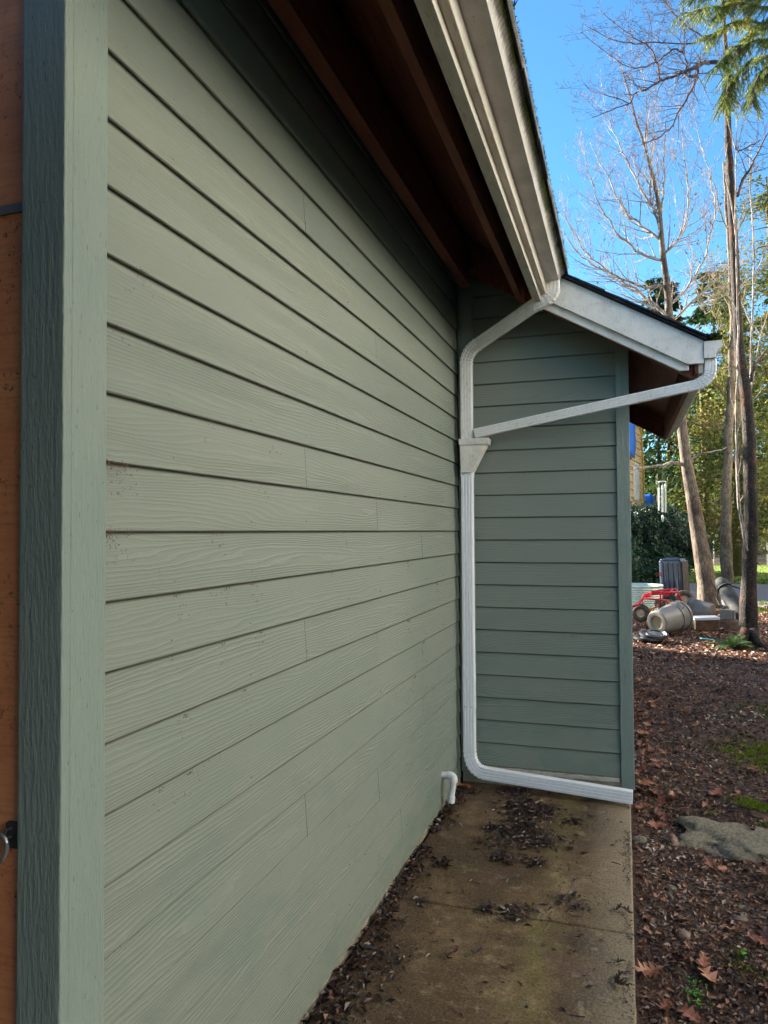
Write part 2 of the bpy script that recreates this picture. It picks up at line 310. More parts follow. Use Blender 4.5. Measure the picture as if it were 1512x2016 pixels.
# ------------------------------------------------------------------ mesh builder
class MB:
    def __init__(s): s.v = []; s.f = []; s.r = []; s.uv = []; s.has_uv = False
    def face(s, idx, r=0., uv=None):
        s.f.append(tuple(idx)); s.r.append(r); s.uv.append(uv)
        if uv: s.has_uv = True
    def quad(s, a, b, c, d, r=0., uv=None):
        n = len(s.v); s.v += [tuple(a), tuple(b), tuple(c), tuple(d)]; s.face((n, n+1, n+2, n+3), r, uv)
    def tri(s, a, b, c, r=0.):
        n = len(s.v); s.v += [tuple(a), tuple(b), tuple(c)]; s.face((n, n+1, n+2), r)
    def box(s, x0, x1, y0, y1, z0, z1, mat=None, r=0.):
        P = [Vector((x, y, z)) for z in (z0, z1) for y in (y0, y1) for x in (x0, x1)]
        if mat is not None: P = [mat @ p for p in P]
        n = len(s.v); s.v += [tuple(p) for p in P]
        for q in ((0, 2, 3, 1), (4, 5, 7, 6), (0, 1, 5, 4), (2, 6, 7, 3), (0, 4, 6, 2), (1, 3, 7, 5)): s.face([n+i for i in q], r)
    def prism(s, poly, axis, a0, a1, r=0., mat=None):      # polygon (2D) extruded along axis 'x','y','z'
        n = len(s.v); k = len(poly)
        for a in (a0, a1):
            for p, q in poly:
                P = {'x': (a, p, q), 'y': (p, a, q), 'z': (p, q, a)}[axis]
                s.v.append(tuple(mat @ Vector(P)) if mat is not None else P)
        s.face(range(n, n+k), r); s.face(range(n+2*k-1, n+k-1, -1), r)
        for i in range(k): j = (i+1) % k; s.face((n+i, n+k+i, n+k+j, n+j), r)
    def tube(s, pts, rad, n=8, caps=True, r=0.):
        pts = [Vector(p) for p in pts]; m = len(pts)
        if not hasattr(rad, '__len__'): rad = [rad]*m
        t = (pts[1]-pts[0]).normalized(); ref = Vector((0, 0, 1)) if abs(t.z) < .9 else Vector((1, 0, 0))
        a = t.cross(ref).normalized(); base = len(s.v)
        for i, p in enumerate(pts):
            t = (pts[min(i+1, m-1)]-pts[max(i-1, 0)])
            if t.length < 1e-9: t = Vector((0, 0, 1))
            t.normalize(); a = (a-t*a.dot(t))
            if a.length < 1e-6: a = t.orthogonal()
            a.normalize(); b = t.cross(a)
            for k in range(n):
                g = 2*math.pi*k/n; s.v.append(tuple(p+(a*math.cos(g)+b*math.sin(g))*rad[i]))
        for i in range(m-1):
            for k in range(n):
                q = base+i*n+k; q2 = base+i*n+(k+1) % n
                s.face((q, q2, q2+n, q+n), r)
        if caps and n > 2:
            s.face([base+k for k in range(n-1, -1, -1)], r); s.face([base+(m-1)*n+k for k in range(n)], r)
    def sweep(s, prof, pts, ref, scale=None, r=0.):         # 2D profile swept on a path, ref = fixed binormal hint
        pts = [Vector(p) for p in pts]; m = len(pts); k = len(prof); base = len(s.v); ref = Vector(ref)
        for i, p in enumerate(pts):
            t = (pts[min(i+1, m-1)]-pts[max(i-1, 0)]).normalized()
            a = t.cross(ref).normalized(); b = a.cross(t).normalized(); sc = scale[i] if scale else 1
            for (x, y) in prof: s.v.append(tuple(p+a*x*sc+b*y*sc))
        for i in range(m-1):
            for q in range(k):
                a0 = base+i*k+q; a1 = base+i*k+(q+1) % k
                s.face((a0, a1, a1+k, a0+k), r)
        s.face([base+q for q in range(k-1, -1, -1)], r); s.face([base+(m-1)*k+q for q in range(k)], r)
    def lathe(s, prof, n=32, mat=None, r=0.):               # prof (radius, z)
        base = len(s.v); k = len(prof)
        for i in range(n):
            g = 2*math.pi*i/n
            for (rr, z) in prof:
                P = Vector((rr*math.cos(g), rr*math.sin(g), z)); s.v.append(tuple(mat @ P) if mat is not None else tuple(P))
        for i in range(n):
            j = (i+1) % n
            for q in range(k-1): s.face((base+i*k+q, base+j*k+q, base+j*k+q+1, base+i*k+q+1), r)
    def build(s, name, mat, parent=None, smooth=False, bevel=0, label=None, weld=False):
        me = bpy.data.meshes.new(name); me.from_pydata(s.v, [], s.f); me.materials.append(mat)
        at_ = me.attributes.new('rnd', 'FLOAT', 'FACE'); at_.data.foreach_set('value', s.r)
        if s.has_uv:
            ul = me.uv_layers.new(name='UVMap'); i = 0; flat = [0.0]*(2*len(me.loops))
            for f, uv in zip(s.f, s.uv):
                for j in range(len(f)):
                    if uv: flat[2*i] = uv[j][0]; flat[2*i+1] = uv[j][1]
                    i += 1
            ul.data.foreach_set('uv', flat)
        if smooth: me.polygons.foreach_set('use_smooth', [True]*len(me.polygons))
        o = bpy.data.objects.new(name, me); COL.objects.link(o)
        if parent is not None:
            o.parent = parent; o.matrix_parent_inverse = Matrix.Translation(-wloc(parent))
        if bevel:
            b = o.modifiers.new('bevel', 'BEVEL'); b.width = bevel; b.segments = 2; b.limit_method = 'ANGLE'; b.angle_limit = R(40)
        if smooth == 'auto':
            me.set_sharp_from_angle(angle=R(35))
        if label: o['label'] = label
        return o
WL = {}
def wloc(o): return WL.get(o.name, Vector((0, 0, 0)))
def thing(name, label, cat, loc=(0, 0, 0), group=None):
    o = bpy.data.objects.new(name, None); COL.objects.link(o); o.location = loc; o['label'] = label; o['category'] = cat
    o.empty_display_size = .2
    if group: o['group'] = group
    WL[o.name] = Vector(loc); return o
def tag(o, label, cat, group=None):
    o['label'] = label; o['category'] = cat
    if group: o['group'] = group
    return o
def kind(o, k, label=None, cat=None):
    o['kind'] = k
    if label: o['label'] = label
    if cat: o['category'] = cat
    return o

# ================================================================== ground
rnd = random.Random(3)
def gz(x, y):
    if x < .03 and y < 13: return -.11
    f = max(0, min(1, (17-y)/3)) * min(1, max(0, (x-.03)/.25))
    a = (noise.noise((x*.7, y*.7, 1.3))*.045+noise.noise((x*2.3, y*2.3, 5))*.022+noise.noise((x*7, y*7, 2))*.010)
    return -.052-.012*f+a*f
def axis_pts(segs):
    o = []
    for a, b, n in segs: o += [a+(b-a)*i/n for i in range(n)]
    return o+[segs[-1][1]]
gx = axis_pts([(-300, -20, 6), (-20, 0.03, 10), (.03, 3.2, 64), (3.2, 14, 30), (14, 300, 8)])
gy = axis_pts([(-300, -10, 5), (-10, 1.5, 8), (1.5, 7, 110), (7, 17, 60), (17, 60, 12), (60, 500, 8)])
g = MB()
for y in gy:
    for x in gx: g.v.append((x, y, gz(x, y)))
nx = len(gx)
for j in range(len(gy)-1):
    for i in range(nx-1): a = j*nx+i; g.face((a, a+1, a+1+nx, a+nx))
kind(g.build('ground', M['ground'], smooth=True), 'structure', 'dark damp earth covered in leaf mould')

def sheet(name, pts, z, mat, label):
    b = MB(); n = len(pts)
    for x, y in pts: b.v.append((x, y, z))
    b.face(range(n)); return kind(b.build(name, mat), 'structure', label)
sheet('gravel_drive', [(-14, 17.9), (0, 18.1), (2, 17.8), (5, 18.2), (9, 17.7), (40, 18), (40, 25.6), (9, 25.3), (3, 25.7), (-14, 25.4)], -.046, M['gravel'], 'blue grey gravel drive crossing behind the trees')
sheet('lawn', [(-30, 25.9), (3, 25.95), (9, 25.6), (45, 26), (45, 39.3), (-30, 39.3)], -.042, M['grass'], 'lawn strip half in sun beyond the gravel drive')
b = MB()
for i in range(5200):
    x = rnd.uniform(-1, 11); y = rnd.choice([rnd.uniform(25.9, 28), rnd.uniform(26, 39.2)]); a = rnd.uniform(0, 6.3); h_ = rnd.uniform(.03, .09); w_ = .025
    dx, dy = math.cos(a)*w_, math.sin(a)*w_
    b.tri((x-dx, y-dy, -.045), (x+dx, y+dy, -.045), (x+rnd.uniform(-.04, .04), y, -.045+h_), rnd.random())
kind(b.build('lawn_grass', M['blade']), 'stuff', 'short grass blades over the lawn strip', 'grass')

# ------------------------------------------------------------------ slab
SL = thing('concrete_path', 'stained concrete strip path running beside the green wall', 'path', (-.5, 3, 0))
SL['kind'] = 'structure'
JY = 3.235
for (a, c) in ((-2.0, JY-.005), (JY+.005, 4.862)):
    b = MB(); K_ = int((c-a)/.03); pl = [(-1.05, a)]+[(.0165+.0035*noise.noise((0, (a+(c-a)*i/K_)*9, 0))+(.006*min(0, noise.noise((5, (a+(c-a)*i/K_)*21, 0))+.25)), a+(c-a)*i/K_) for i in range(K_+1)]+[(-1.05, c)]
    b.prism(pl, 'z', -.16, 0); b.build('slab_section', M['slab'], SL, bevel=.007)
b = MB(); b.box(-1.04, .008, JY-.01, JY+.01, -.15, -.008); b.build('control_joint', M['bagd'], SL)

# ================================================================== the outbuilding
SX = -1.0625; YN = 1.292; YF = 4.868; E = .152; Z0 = 1.6754; SLP = .575
HB = thing('outbuilding', 'green clapboard outbuilding with white eaves and a projecting rear bay', 'building', (-1.1, 3, 0))
def roof_z(x): return 3.235-SLP*(x+.32)
def lap(b, P, U, N, u0, u1, z0, z1, r, e=None):
    """one clapboard between u0..u1 along U from z0 to z1"""
    P = Vector(P); U = Vector(U); N = Vector(N); n0, n1 = .0115, .002
    n0 += r*.0012; A = lambda u, z, n: P+U*u+N*n+Vector((0, 0, z))
    h_ = z1-z0
    c_ = .0028
    b.quad(A(u0, z0+c_, n0), A(u1, z0+c_, n0), A(u1, z1, n1), A(u0, z1, n1), r, [(u0, c_), (u1, c_), (u1, h_), (u0, h_)])
    b.quad(A(u0, z0, n0-c_*.9), A(u1, z0, n0-c_*.9), A(u1, z0+c_, n0), A(u0, z0+c_, n0), r, [(u0, 0), (u1, 0), (u1, .002), (u0, .002)])
    b.quad(A(u0, z0, n0-.0105), A(u1, z0, n0-.0105), A(u1, z0, n0-c_*.9), A(u0, z0, n0-c_*.9), r, [(u0, 0)]*4)
    b.quad(A(u0, z0, n0-.01), A(u0, z0, n0), A(u0, z1, n1), A(u0, z1, n1-.01), r, [(u0, 0)]*4)
    b.quad(A(u1, z0, n0), A(u1, z0, n0-.01), A(u1, z1, n1-.01), A(u1, z1, n1), r, [(u1, 0)]*4)
seams = {-1: [2.365], 0: [3.15], 1: [3.92], -3: [3.93], 3: [2.36], 4: [3.15], 5: [3.93], 7: [2.36, 3.93], 8: [3.15], -5: [3.15], -7: [2.36], 10: [3.5]}
b = MB(); rs = random.Random(8)
for k in range(-13, 12):
    zb = Z0-k*E-.0; zt = zb+E
    if k == 11: zb = .022
    if zb > 3.62: continue
    ys = [YN]+seams.get(k, [])+[4.866]
    for a, c in zip(ys[:-1], ys[1:]):
        lap(b, (SX-.013, 0, 0), (0, 1, 0), (1, 0, 0), a+(.0014 if a > YN else 0), c, zb, zt-.0005, rs.random())
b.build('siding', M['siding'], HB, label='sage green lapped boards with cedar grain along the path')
b = MB()
for k in range(-9, 11):
    for st in range(9):
        y = 1.56+st*.4064+rs.gauss(0, .006); z = Z0-k*E+.030+rs.gauss(0, .003)
        if y < 4.8 and rs.random() < .55: b.tube([(SX-.003, y, z), (SX-.0012+.0004*rs.random(), y, z)], .0026, 6)
kind(b.build('nail_heads', M['trim'], HB), 'stuff')
b = MB(); b.box(SX-.15, SX-.014, 1.19, 12.1, .0, 3.62); b.build('wall_core', M['bagd'], HB)
b = MB(); b.box(SX-.02, SX-.004, 1.2, 4.86, -.02, .024); b.build('foundation', M['conc'], HB)
b = MB(); b.box(-8.0, SX-.15, 11.9, 12.1, 0, 3.6); b.box(SX-.149, SX-.02, 7.6, 12.11, .02, 3.5); b.box(-8, -7.9, 1.3, 11.9, 0, 3.4)
b.prism([(-8, 3.4), (SX-.2, 3.4), (-4.4, 5.2)], 'y', 11.92, 12.08); b.build('rear_wall', M['trim'], HB)
# near corner boards
b = MB(); b.box(-1.068, -1.0455, 1.1845, 1.290, -.02, 3.5); b.build('corner_board', M['trim'], HB, bevel=.003, label='grey green corner board facing the path')
b = MB(); b.box(-1.150, -1.0440, 1.160, 1.184, -.02, 3.5); b.build('corner_board', M['trim'], HB, bevel=.003, label='dark green narrow corner board facing the camera')
# the brown plywood door on the end wall
D = MB(); D.box(-3.2, -1.1505, 1.178, 1.21, .02, 2.338); D.box(-3.2, -1.1505, 1.178, 1.21, 2.350, 3.4)
dr = D.build('door', M['door'], HB, label='orange brown plywood door mottled with mildew')
b = MB(); b.box(-3.2, -1.1505, 1.172, 1.186, 2.333, 2.352); b.build('joint_strip', M['greyp'], dr)
b = MB(); b.box(-1.185, -1.152, 1.166, 1.178, 1.045, 1.095)
b.tube([(-1.168, 1.164, 1.085), (-1.168, 1.150, 1.088), (-1.168, 1.148, 1.072), (-1.168, 1.164, 1.070)], .004, 6)
b.build('hasp', M['bagd'], dr, bevel=.002)
b = MB()
ring = [(-1.185+.028*math.cos(t)*1.0-.006*math.sin(t), 1.142, 1.05+.017*math.cos(t)+.026*math.sin(t)) for t in [i*math.pi/10 for i in range(21)]]
b.tube(ring, .0042, 8, False); b.build('chain_link', M['steel'], dr, smooth=True)
b = MB(); rr = random.Random(5)
b.tube([(-1.205, 1.14, 1.04), (-1.215, 1.135, 1.03), (-1.222, 1.135, 1.005), (-1.226, 1.137, .975)], [.006, .017, .019, .012], 10)
for i in range(60):
    a = rr.uniform(0, 6.28); r_ = rr.uniform(.008, .017); x = -1.221+r_*math.cos(a); y = 1.135+r_*math.sin(a)
    b.tube([(x, y, 1.03), (x-.004, y, 1.0), (x+rr.uniform(-.012, .010), y+rr.uniform(-.01, .01), rr.uniform(.955, .975))], .0018, 4)
b.build('rope_knot', M['rope'], dr)
# cobweb clumps along the laps
b = MB(); rr = random.Random(21)
def clump(b, c, s, n, elong=(1, 1, 1)):
    for i in range(n):
        p = Vector(c)+Vector([rr.gauss(0, s*e) for e in elong]); p.x = SX+.006+abs(rr.gauss(0, .003)); d = Vector((rr.uniform(-.3, .3), rr.uniform(-1, 1), rr.uniform(-1, .6)))*s*rr.uniform(.4, 1.3)
        b.tube([p, p+d*.5+Vector((.0015, 0, 0)), p+d], [.0007, .0006, .0003], 3, False)
for (k, y, s, n) in [(-4, 1.42, .010, 34), (-3, 1.33, .006, 20), (-1, 1.31, .012, 60), (-1, 1.36, .012, 50), (0, 1.305, .014, 90), (0, 1.37, .008, 30), (0, 1.76, .008, 30), (1, 1.56, .007, 30), (1, 1.80, .008, 30), (2, 1.78, .006, 20), (1, 1.95, .007, 25), (3, 1.6, .006, 20),
                     (2, 2.0, .006, 20), (-2, 2.1, .006, 20), (-1, 2.0, .006, 16), (0, 2.7, .007, 20), (3, 1.9, .006, 20), (4, 1.5, .006, 20), (4, 1.62, .006, 20), (1, 3.6, .008, 25), (3, 3.6, .01, 25), (4, 3.9, .01, 20), (5, 3.7, .01, 20), (2, 4.2, .01, 22), (-2, 1.7, .006, 16), (-5, 1.6, .005, 10), (-3, 2.6, .006, 14)]:
    zz = Z0-k*E; clump(b, (SX, y, zz-.004), s*.7, int(n*.7), (0, 2.0, .6))
    for i in range(n//4): clump(b, (SX, y+rr.gauss(0, .03), zz-rr.uniform(.01, .07)), .0022, 3)
b.build('cobwebs', M['web'], HB)
# ---- rear bay wall facing the camera
b = MB(); z = .264-.15
bz = z
while bz < 3.45:
    x1 = -.036; xt = -.32+(3.235-.11-bz-.0)/SLP
    x1 = min(x1, -.32+(3.235-.05-(bz+.15))/SLP)
    if x1 > SX+.1: lap(b, (0, YF+.013, 0), (1, 0, 0), (0, -1, 0), SX+.0, x1, bz, bz+.1495, rs.random())
    bz += .15
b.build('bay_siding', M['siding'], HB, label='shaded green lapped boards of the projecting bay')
b = MB(); b.box(SX+.02, .03, YF+.02, 7.5, .06, 2.86); b.prism([(SX-.02, 2.86), (.02, 2.86), (.02, 2.95), (SX-.02, 3.55)], 'y', YF+.02, 7.5)
b.build('bay_wall_core', M['trim'], HB)
b = MB(); b.box(-.038, .042, YF-.010, YF+.012, .05, 2.9); b.build('bay_corner_board', M['trim'], HB, bevel=.003)
b = MB(); b.box(.0305, .0425, YF+.0125, YF+.10, .05, 2.9); b.build('bay_corner_board', M['trim'], HB, bevel=.002)
b = MB(); b.box(SX+.004, -.955, YF-.006, YF+.013, .06, 3.3); b.build('inside_corner_board', M['trim'], HB, bevel=.002)
b = MB(); b.box(SX+.01, .03, YF+.004, YF+.09, -.02, .112); b.build('bay_foundation', M['conc'], HB, bevel=.004)
b = MB(); rr = random.Random(4)
for i in range(16):
    x = -.93+i*.055; b.box(x, x+.0562, YF-.004-rr.uniform(0, .004), YF+.003, .085+rr.uniform(-.006, .006), .112-rr.uniform(0, .008))
b.build('torn_caulk', M['cream'], HB)

# ---- roof: main deck + shingles
def slab_xz(b, x0, x1, y0, y1, top_off, th):
    P = [(x0, roof_z(x0)+top_off), (x1, roof_z(x1)+top_off), (x1, roof_z(x1)+top_off-th), (x0, roof_z(x0)+top_off-th)]
    b.prism(P, 'y', y0, y1)
b = MB(); slab_xz(b, -4.4, -.36, .85, 4.585, -.018, .014); slab_xz(b, -4.4, .43, 4.59, 7.86, -.018, .014); slab_xz(b, -4.4, -.36, 7.865, 12.4, -.018, .014)
b.prism([(-8.4, roof_z(-4.4)-4*SLP-.02), (-4.4, roof_z(-4.4)-.02), (-4.4, roof_z(-4.4)-.035), (-8.4, roof_z(-4.4)-4*SLP-.035)], 'y', .85, 12.4)
b.build('roof_deck', M['soffit'], HB)
b = MB(); rr = random.Random(11)
def shingles(y0, y1, xe, rake=None):
    x = xe; row = 0
    while x > xe-1.6:
        yy = y0+(-.02 if rake else 0)
        while yy < y1:
            w_ = rr.uniform(.15, .33); w_ = min(w_, y1-yy); xe_ = x+rr.uniform(-.004, .004); t = .007+rr.uniform(0, .006)
            P = [(x-.15, roof_z(x-.15)-.003), (xe_, roof_z(xe_)-.003+.004), (xe_, roof_z(xe_)+t+.004), (x-.15, roof_z(x-.15)+t-.001)]
            b.prism(P, 'y', yy+rr.uniform(-.006, .004), yy+w_-.004); yy += w_
        x -= .14; row += 1
shingles(.86, 4.56, -.30); shingles(4.545, 7.87, .47, True)
slab_xz(b, -4.4, -.7, .86, 12.4, 0, .016); slab_xz(b, -.75, -.31, 7.9, 12.4, 0, .016)
slab_xz(b, -.75, .47, 4.535, 7.87, -.0035, .013)
b.prism([(-8.45, roof_z(-4.4)-4.05*SLP), (-4.4, roof_z(-4.4)), (-4.4, roof_z(-4.4)-.016), (-8.45, roof_z(-4.4)-4.05*SLP-.016)], 'y', .85, 12.4)
b.build('roof_shingles', M['shingle'], HB)
# ---- main eave layers (run along the path): x, z from the survey
b = MB(); b.box(-.502, -.457, .86, 4.50, 3.06, 3.205); b.build('inner_fascia', M['white'], HB, bevel=.002, label='grey green inner fascia board')
bpy.data.objects['inner_fascia'].data.materials[0] = M['cream']
b = MB(); b.box(-.4565, -.4255, .86, 4.51, 3.098, 3.225); b.build('outer_fascia', M['cream'], HB, bevel=.003)
b = MB(); b.box(-.612, -.575, .86, 4.62, 3.105, 3.30); b.build('eave_ledger', M['soffit'], HB, bevel=.002)
b = MB(); b.box(-.99, -.93, .86, 4.62, 3.26, 3.50); b.box(-1.058, -.99, .86, 4.86, 3.40, 3.52); b.build('eave_beam', M['soffit'], HB)
# K-style gutter
def gutter(x0, z0, y0, y1, sx, bx, tx, hgt, parent, name='gutter'):
    """open trough: back wall at x0, bottom bx wide, lip at tx; z0 = bottom"""
    prof = [(0, hgt), (0, 0), (bx*.5, -.001), (bx, 0), (bx+.004, hgt*.30), (bx+.012, hgt*.45), (bx+.030, hgt*.60), (bx+.040, hgt*.72), (tx-.002, hgt*.80), (tx, hgt*.93), (tx-.003, hgt), (tx-.014, hgt), (tx-.015, hgt-.008)]
    b = MB(); n = 14
    for i in range(n+1):
        y = y0+(y1-y0)*i/n
        for (x, z) in prof: b.v.append((x0+x*sx, y, z0+z))
    k = len(prof)
    for i in range(n):
        for q in range(k-1): a = i*k+q; b.face((a, a+1, a+1+k, a+k))
    o = b.build(name, M['gutter'], parent, smooth='auto')
    sm = o.modifiers.new('thickness', 'SOLIDIFY'); sm.thickness = .0012
    return o, prof
gt, pf = gutter(-.424, 3.172, .86, 4.50, 1, .075, .126, .098, HB)
b = MB(); b.prism([(-.424+x, 3.172+z) for x, z in pf[:11]], 'y', 4.500, 4.506); b.build('end_cap', M['gutter'], gt)
b = MB(); b.prism([(-.424+x*1.03-.001, 3.172+z*1.02-.002) for x, z in pf[:11]], 'y', .852, .858); b.build('end_cap', M['gutter'], gt)
b = MB(); rr = random.Random(31)
for i in range(9000):
    y = rr.uniform(.9, 4.5); 
    if noise.noise((y*3.1, 0, 0)) < rr.uniform(-.5, .35): continue
    x = rr.uniform(-.325, -.294); z = 3.255+rr.uniform(0, .018); l_ = rr.uniform(.003, .009); a = rr.uniform(0, 6.28)
    b.tri((x+.002*math.cos(a), y+.003*math.sin(a), z), (x-.002*math.cos(a), y-.003*math.sin(a), z), (x+rr.uniform(.0, .010), y+rr.uniform(-.006, .006), z+rr.uniform(-.6, 1)*l_), rr.random())
for i in range(30000):
    y = rr.uniform(.9, 4.45); t_ = rr.random()**.8; x = -.299-t_*.026; z = 3.268-t_*.05
    if noise.noise((y*5, 7, 0))+.5*noise.noise((y*17, 3, z*30)) < rr.uniform(-.45, .15)+t_*.35: continue
    b.tri((x, y, z), (x+.001, y+.005, z+.002), (x+.005, y+.002, z-rr.uniform(.003, .010)), .2+.8*rr.random())
b.build('gutter_moss', M['moss'], gt)
for (y, s) in [(2.2, 1), (3.1, .8), (3.72, .7), (4.1, .5), (2.9, .5)]:
    b = MB(); c = Vector((-.297, y, 3.27)); 
    for i in range(5):
        d = Vector((rr.uniform(-.01, .03), rr.uniform(-.03, .03), rr.uniform(.002, .02)))*s; b.tube([c-d*.2, c+d*.5, c+d], [.0028, .002, .0006], 4)
    b.build('gutter_twig', M['bagd'], gt)

# ---- rake on the bay facing the camera
rk_top = lambda x: roof_z(x)-.005
def rake(b, x0, x1, y0, y1, dtop, dbot, clip=None):
    P = [(x0, roof_z(x0)-dtop), (x1, roof_z(x1)-dtop)]
    if clip is None: P += [(x1, roof_z(x1)-dbot), (x0, roof_z(x0)-dbot)]
    else:
        xc = x1-clip; P += [(x1, roof_z(xc)-dbot), (xc, roof_z(xc)-dbot), (x0, roof_z(x0)-dbot)]
    b.prism(P, 'y', y0, y1)
b = MB(); rake(b, -.44, .452, 4.560, 4.584, .022, .203, .085); b.build('rake_board', M['white'], HB, bevel=.002)
b = MB(); rake(b, -.47, .375, 4.5845, 4.610, .10, .258, .05); b.build('lower_rake_board', M['white'], HB, bevel=.002)
b = MB(); rake(b, -.9, .40, 4.6105, 4.650, .04, .262); b.build('fly_rafter', M['soffit'], HB)
b = MB(); b.box(.405, .428, 4.586, 4.70, 2.58, 2.70); b.build('outlooker', M['soffit'], HB, bevel=.002)
b = MB(); rake(b, -.9, .452, 7.836, 7.86, .022, .23, .085); b.build('rear_rake_board', M['soffit'], HB)
b = MB(); rake(b, -1.0, .40, 4.83, 4.855, .04, .12); b.build('frieze', M['soffit'], HB)
# bay eave fascia + gutter
b = MB(); b.box(.388, .420, 4.62, 7.83, 2.585, 2.80); b.build('bay_inner_fascia', M['soffit'], HB, bevel=.002)
b = MB(); b.box(.4205, .452, 4.586, 7.83, 2.582, 2.77); b.build('bay_fascia', M['cream'], HB, bevel=.003)
g2, pf2 = gutter(.4535, 2.664, 4.560, 7.86, 1, .062, .098, .098, HB, 'bay_gutter')
b = MB(); b.prism([(.4535+x, 2.664+z) for x, z in pf2[:11]], 'y', 4.552, 4.559); b.build('end_cap', M['white'], g2, bevel=.001)
b = MB(); b.prism([(.4535+x, 2.664+z) for x, z in pf2[:11]], 'y', 7.861, 7.867)
b.build('end_cap', M['white'], g2, bevel=.001)
b = MB(); rr = random.Random(77)
for i in range(900):
    p = Vector((.50+rr.gauss(0, .025), 4.57+rr.gauss(0, .02)+rr.choice([0, 0, .1]), 2.775+abs(rr.gauss(0, .012)))); d = Vector([rr.gauss(0, .012) for _ in range(3)])
    b.tri(p, p+d, p+Vector([rr.gauss(0, .008) for _ in range(3)]), rr.random()*.3)
b.build('gutter_moss', M['moss'], g2)

# ---- downspouts
def flute(w_, d_, r_=.006):
    """rectangular spout profile with fluted wide faces. x spans width, y spans depth"""
    P = []; nfl = 4
    for sgn in (-1, 1):
        pts = []
        for i in range(nfl):
            c = -w_/2+w_*(i+.5)/nfl; q = w_/nfl*.5
            pts += [(c-q*.8, sgn*d_/2), (c-q*.45, sgn*(d_/2-.0)), (c+q*.45, sgn*(d_/2)), (c+q*.62, sgn*(d_/2-.0042)), (c+q*.95, sgn*(d_/2-.0042))]
        pts = [(-w_/2+r_, sgn*d_/2)]+[p for p in pts if abs(p[0]) < w_/2-r_]+[(w_/2-r_, sgn*d_/2)]
        if sgn == -1:
            P += pts; P += [(w_/2-r_*.3, -d_/2+r_*.3), (w_/2, -d_/2+r_), (w_/2, -.004), (w_/2-.003, -.002), (w_/2-.003, .002), (w_/2, .004), (w_/2, d_/2-r_), (w_/2-r_*.3, d_/2-r_*.3)]
        else:
            P += pts[::-1]; P += [(-w_/2+r_*.3, d_/2-r_*.3), (-w_/2, d_/2-r_), (-w_/2, .004), (-w_/2+.003, .002), (-w_/2+.003, -.002), (-w_/2, -.004), (-w_/2, -d_/2+r_), (-w_/2+r_*.3, -d_/2+r_*.3)]
    return P
def bend(p0, pc, p1, n=14):
    n = n*2
    p0, pc, p1 = map(Vector, (p0, pc, p1)); return [p0*(1-t)**2+pc*2*t*(1-t)+p1*t*t for t in [i/n for i in range(n+1)]]
PF = flute(.078, .052)
YD = 4.775
def crimps(n): return [(1.045, 1.06, 1.0, .955)[i % 4] for i in range((n-1)*2+2)]
def pipe(pts, name, mat, parent, scale=None, ref=(0, -1, 0), prof=PF):
    if scale and len(scale) != len(pts): scale = (scale+[scale[-1]]*len(pts))[:len(pts)]
    b = MB(); b.sweep(prof, pts, ref, scale); return b.build(name, mat, parent, smooth='auto')
DSX = -.984
ds = pipe([(DSX, YD, 2.80), (DSX, YD, 2.26)], 'upper_downspout', M['spout'], HB)
A0 = Vector((-.385, 4.455, 3.18)); A1 = Vector((-.385, 4.455, 3.12)); A2 = Vector((-.50, 4.49, 3.050)); B0 = Vector((-.90, 4.74, 2.905)); B1 = Vector((-.984, YD, 2.80))
pipe([A0]+bend(A1, (-.392, 4.455, 3.075), A2, 12), 'elbow', M['spout'], ds, [1]+crimps(13))
pipe([A2-(B0-A2).normalized()*.01, B0+(B0-A2).normalized()*.012], 'diagonal_downspout', M['spout'], ds, [.97, .97])
pipe(bend(B0, (-.975, 4.77, 2.875), B1, 12)+[B1-Vector((0, 0, .015))], 'elbow', M['spout'], ds, crimps(14))
# second branch from the bay gutter
C0 = Vector((.492, 4.60, 2.665)); C1 = Vector((.490, 4.60, 2.60)); C2 = Vector((.415, 4.61, 2.520)); E1 = Vector((-.925, 4.755, 2.318))
br = pipe([C2-(E1-C2).normalized()*.01, E1], 'branch_downspout', M['spout'], HB, [.78, .78])
pipe([C0]+bend(C1, (.488, 4.60, 2.545), C2, 12), 'elbow', M['spout'], br, [.8]+[c*.82 for c in crimps(13)])
# conductor head
b = MB()
def frus(b, x0, x1, x2, x3, y0, y1, z0, z1):
    n = len(b.v)
    b.v += [(x0, y0, z0), (x1, y0, z0), (x1, y1, z0), (x0, y1, z0), (x2, y0-.004, z1), (x3, y0-.004, z1), (x3, y1, z1), (x2, y1, z1)]
    for q in ((0, 3, 2, 1), (4, 5, 6, 7), (0, 1, 5, 4), (1, 2, 6, 5), (2, 3, 7, 6), (3, 0, 4, 7)): b.face([n+i for i in q])
frus(b, -1.020, -.946, -1.024, -.846, 4.735, 4.825, 2.06, 2.245)
ch = b.build('conductor_head', M['white'], HB, bevel=.002)
b = MB(); frus(b, -1.028, -.836, -1.030, -.832, 4.722, 4.838, 2.243, 2.283); b.build('rim', M['white'], ch, bevel=.002)
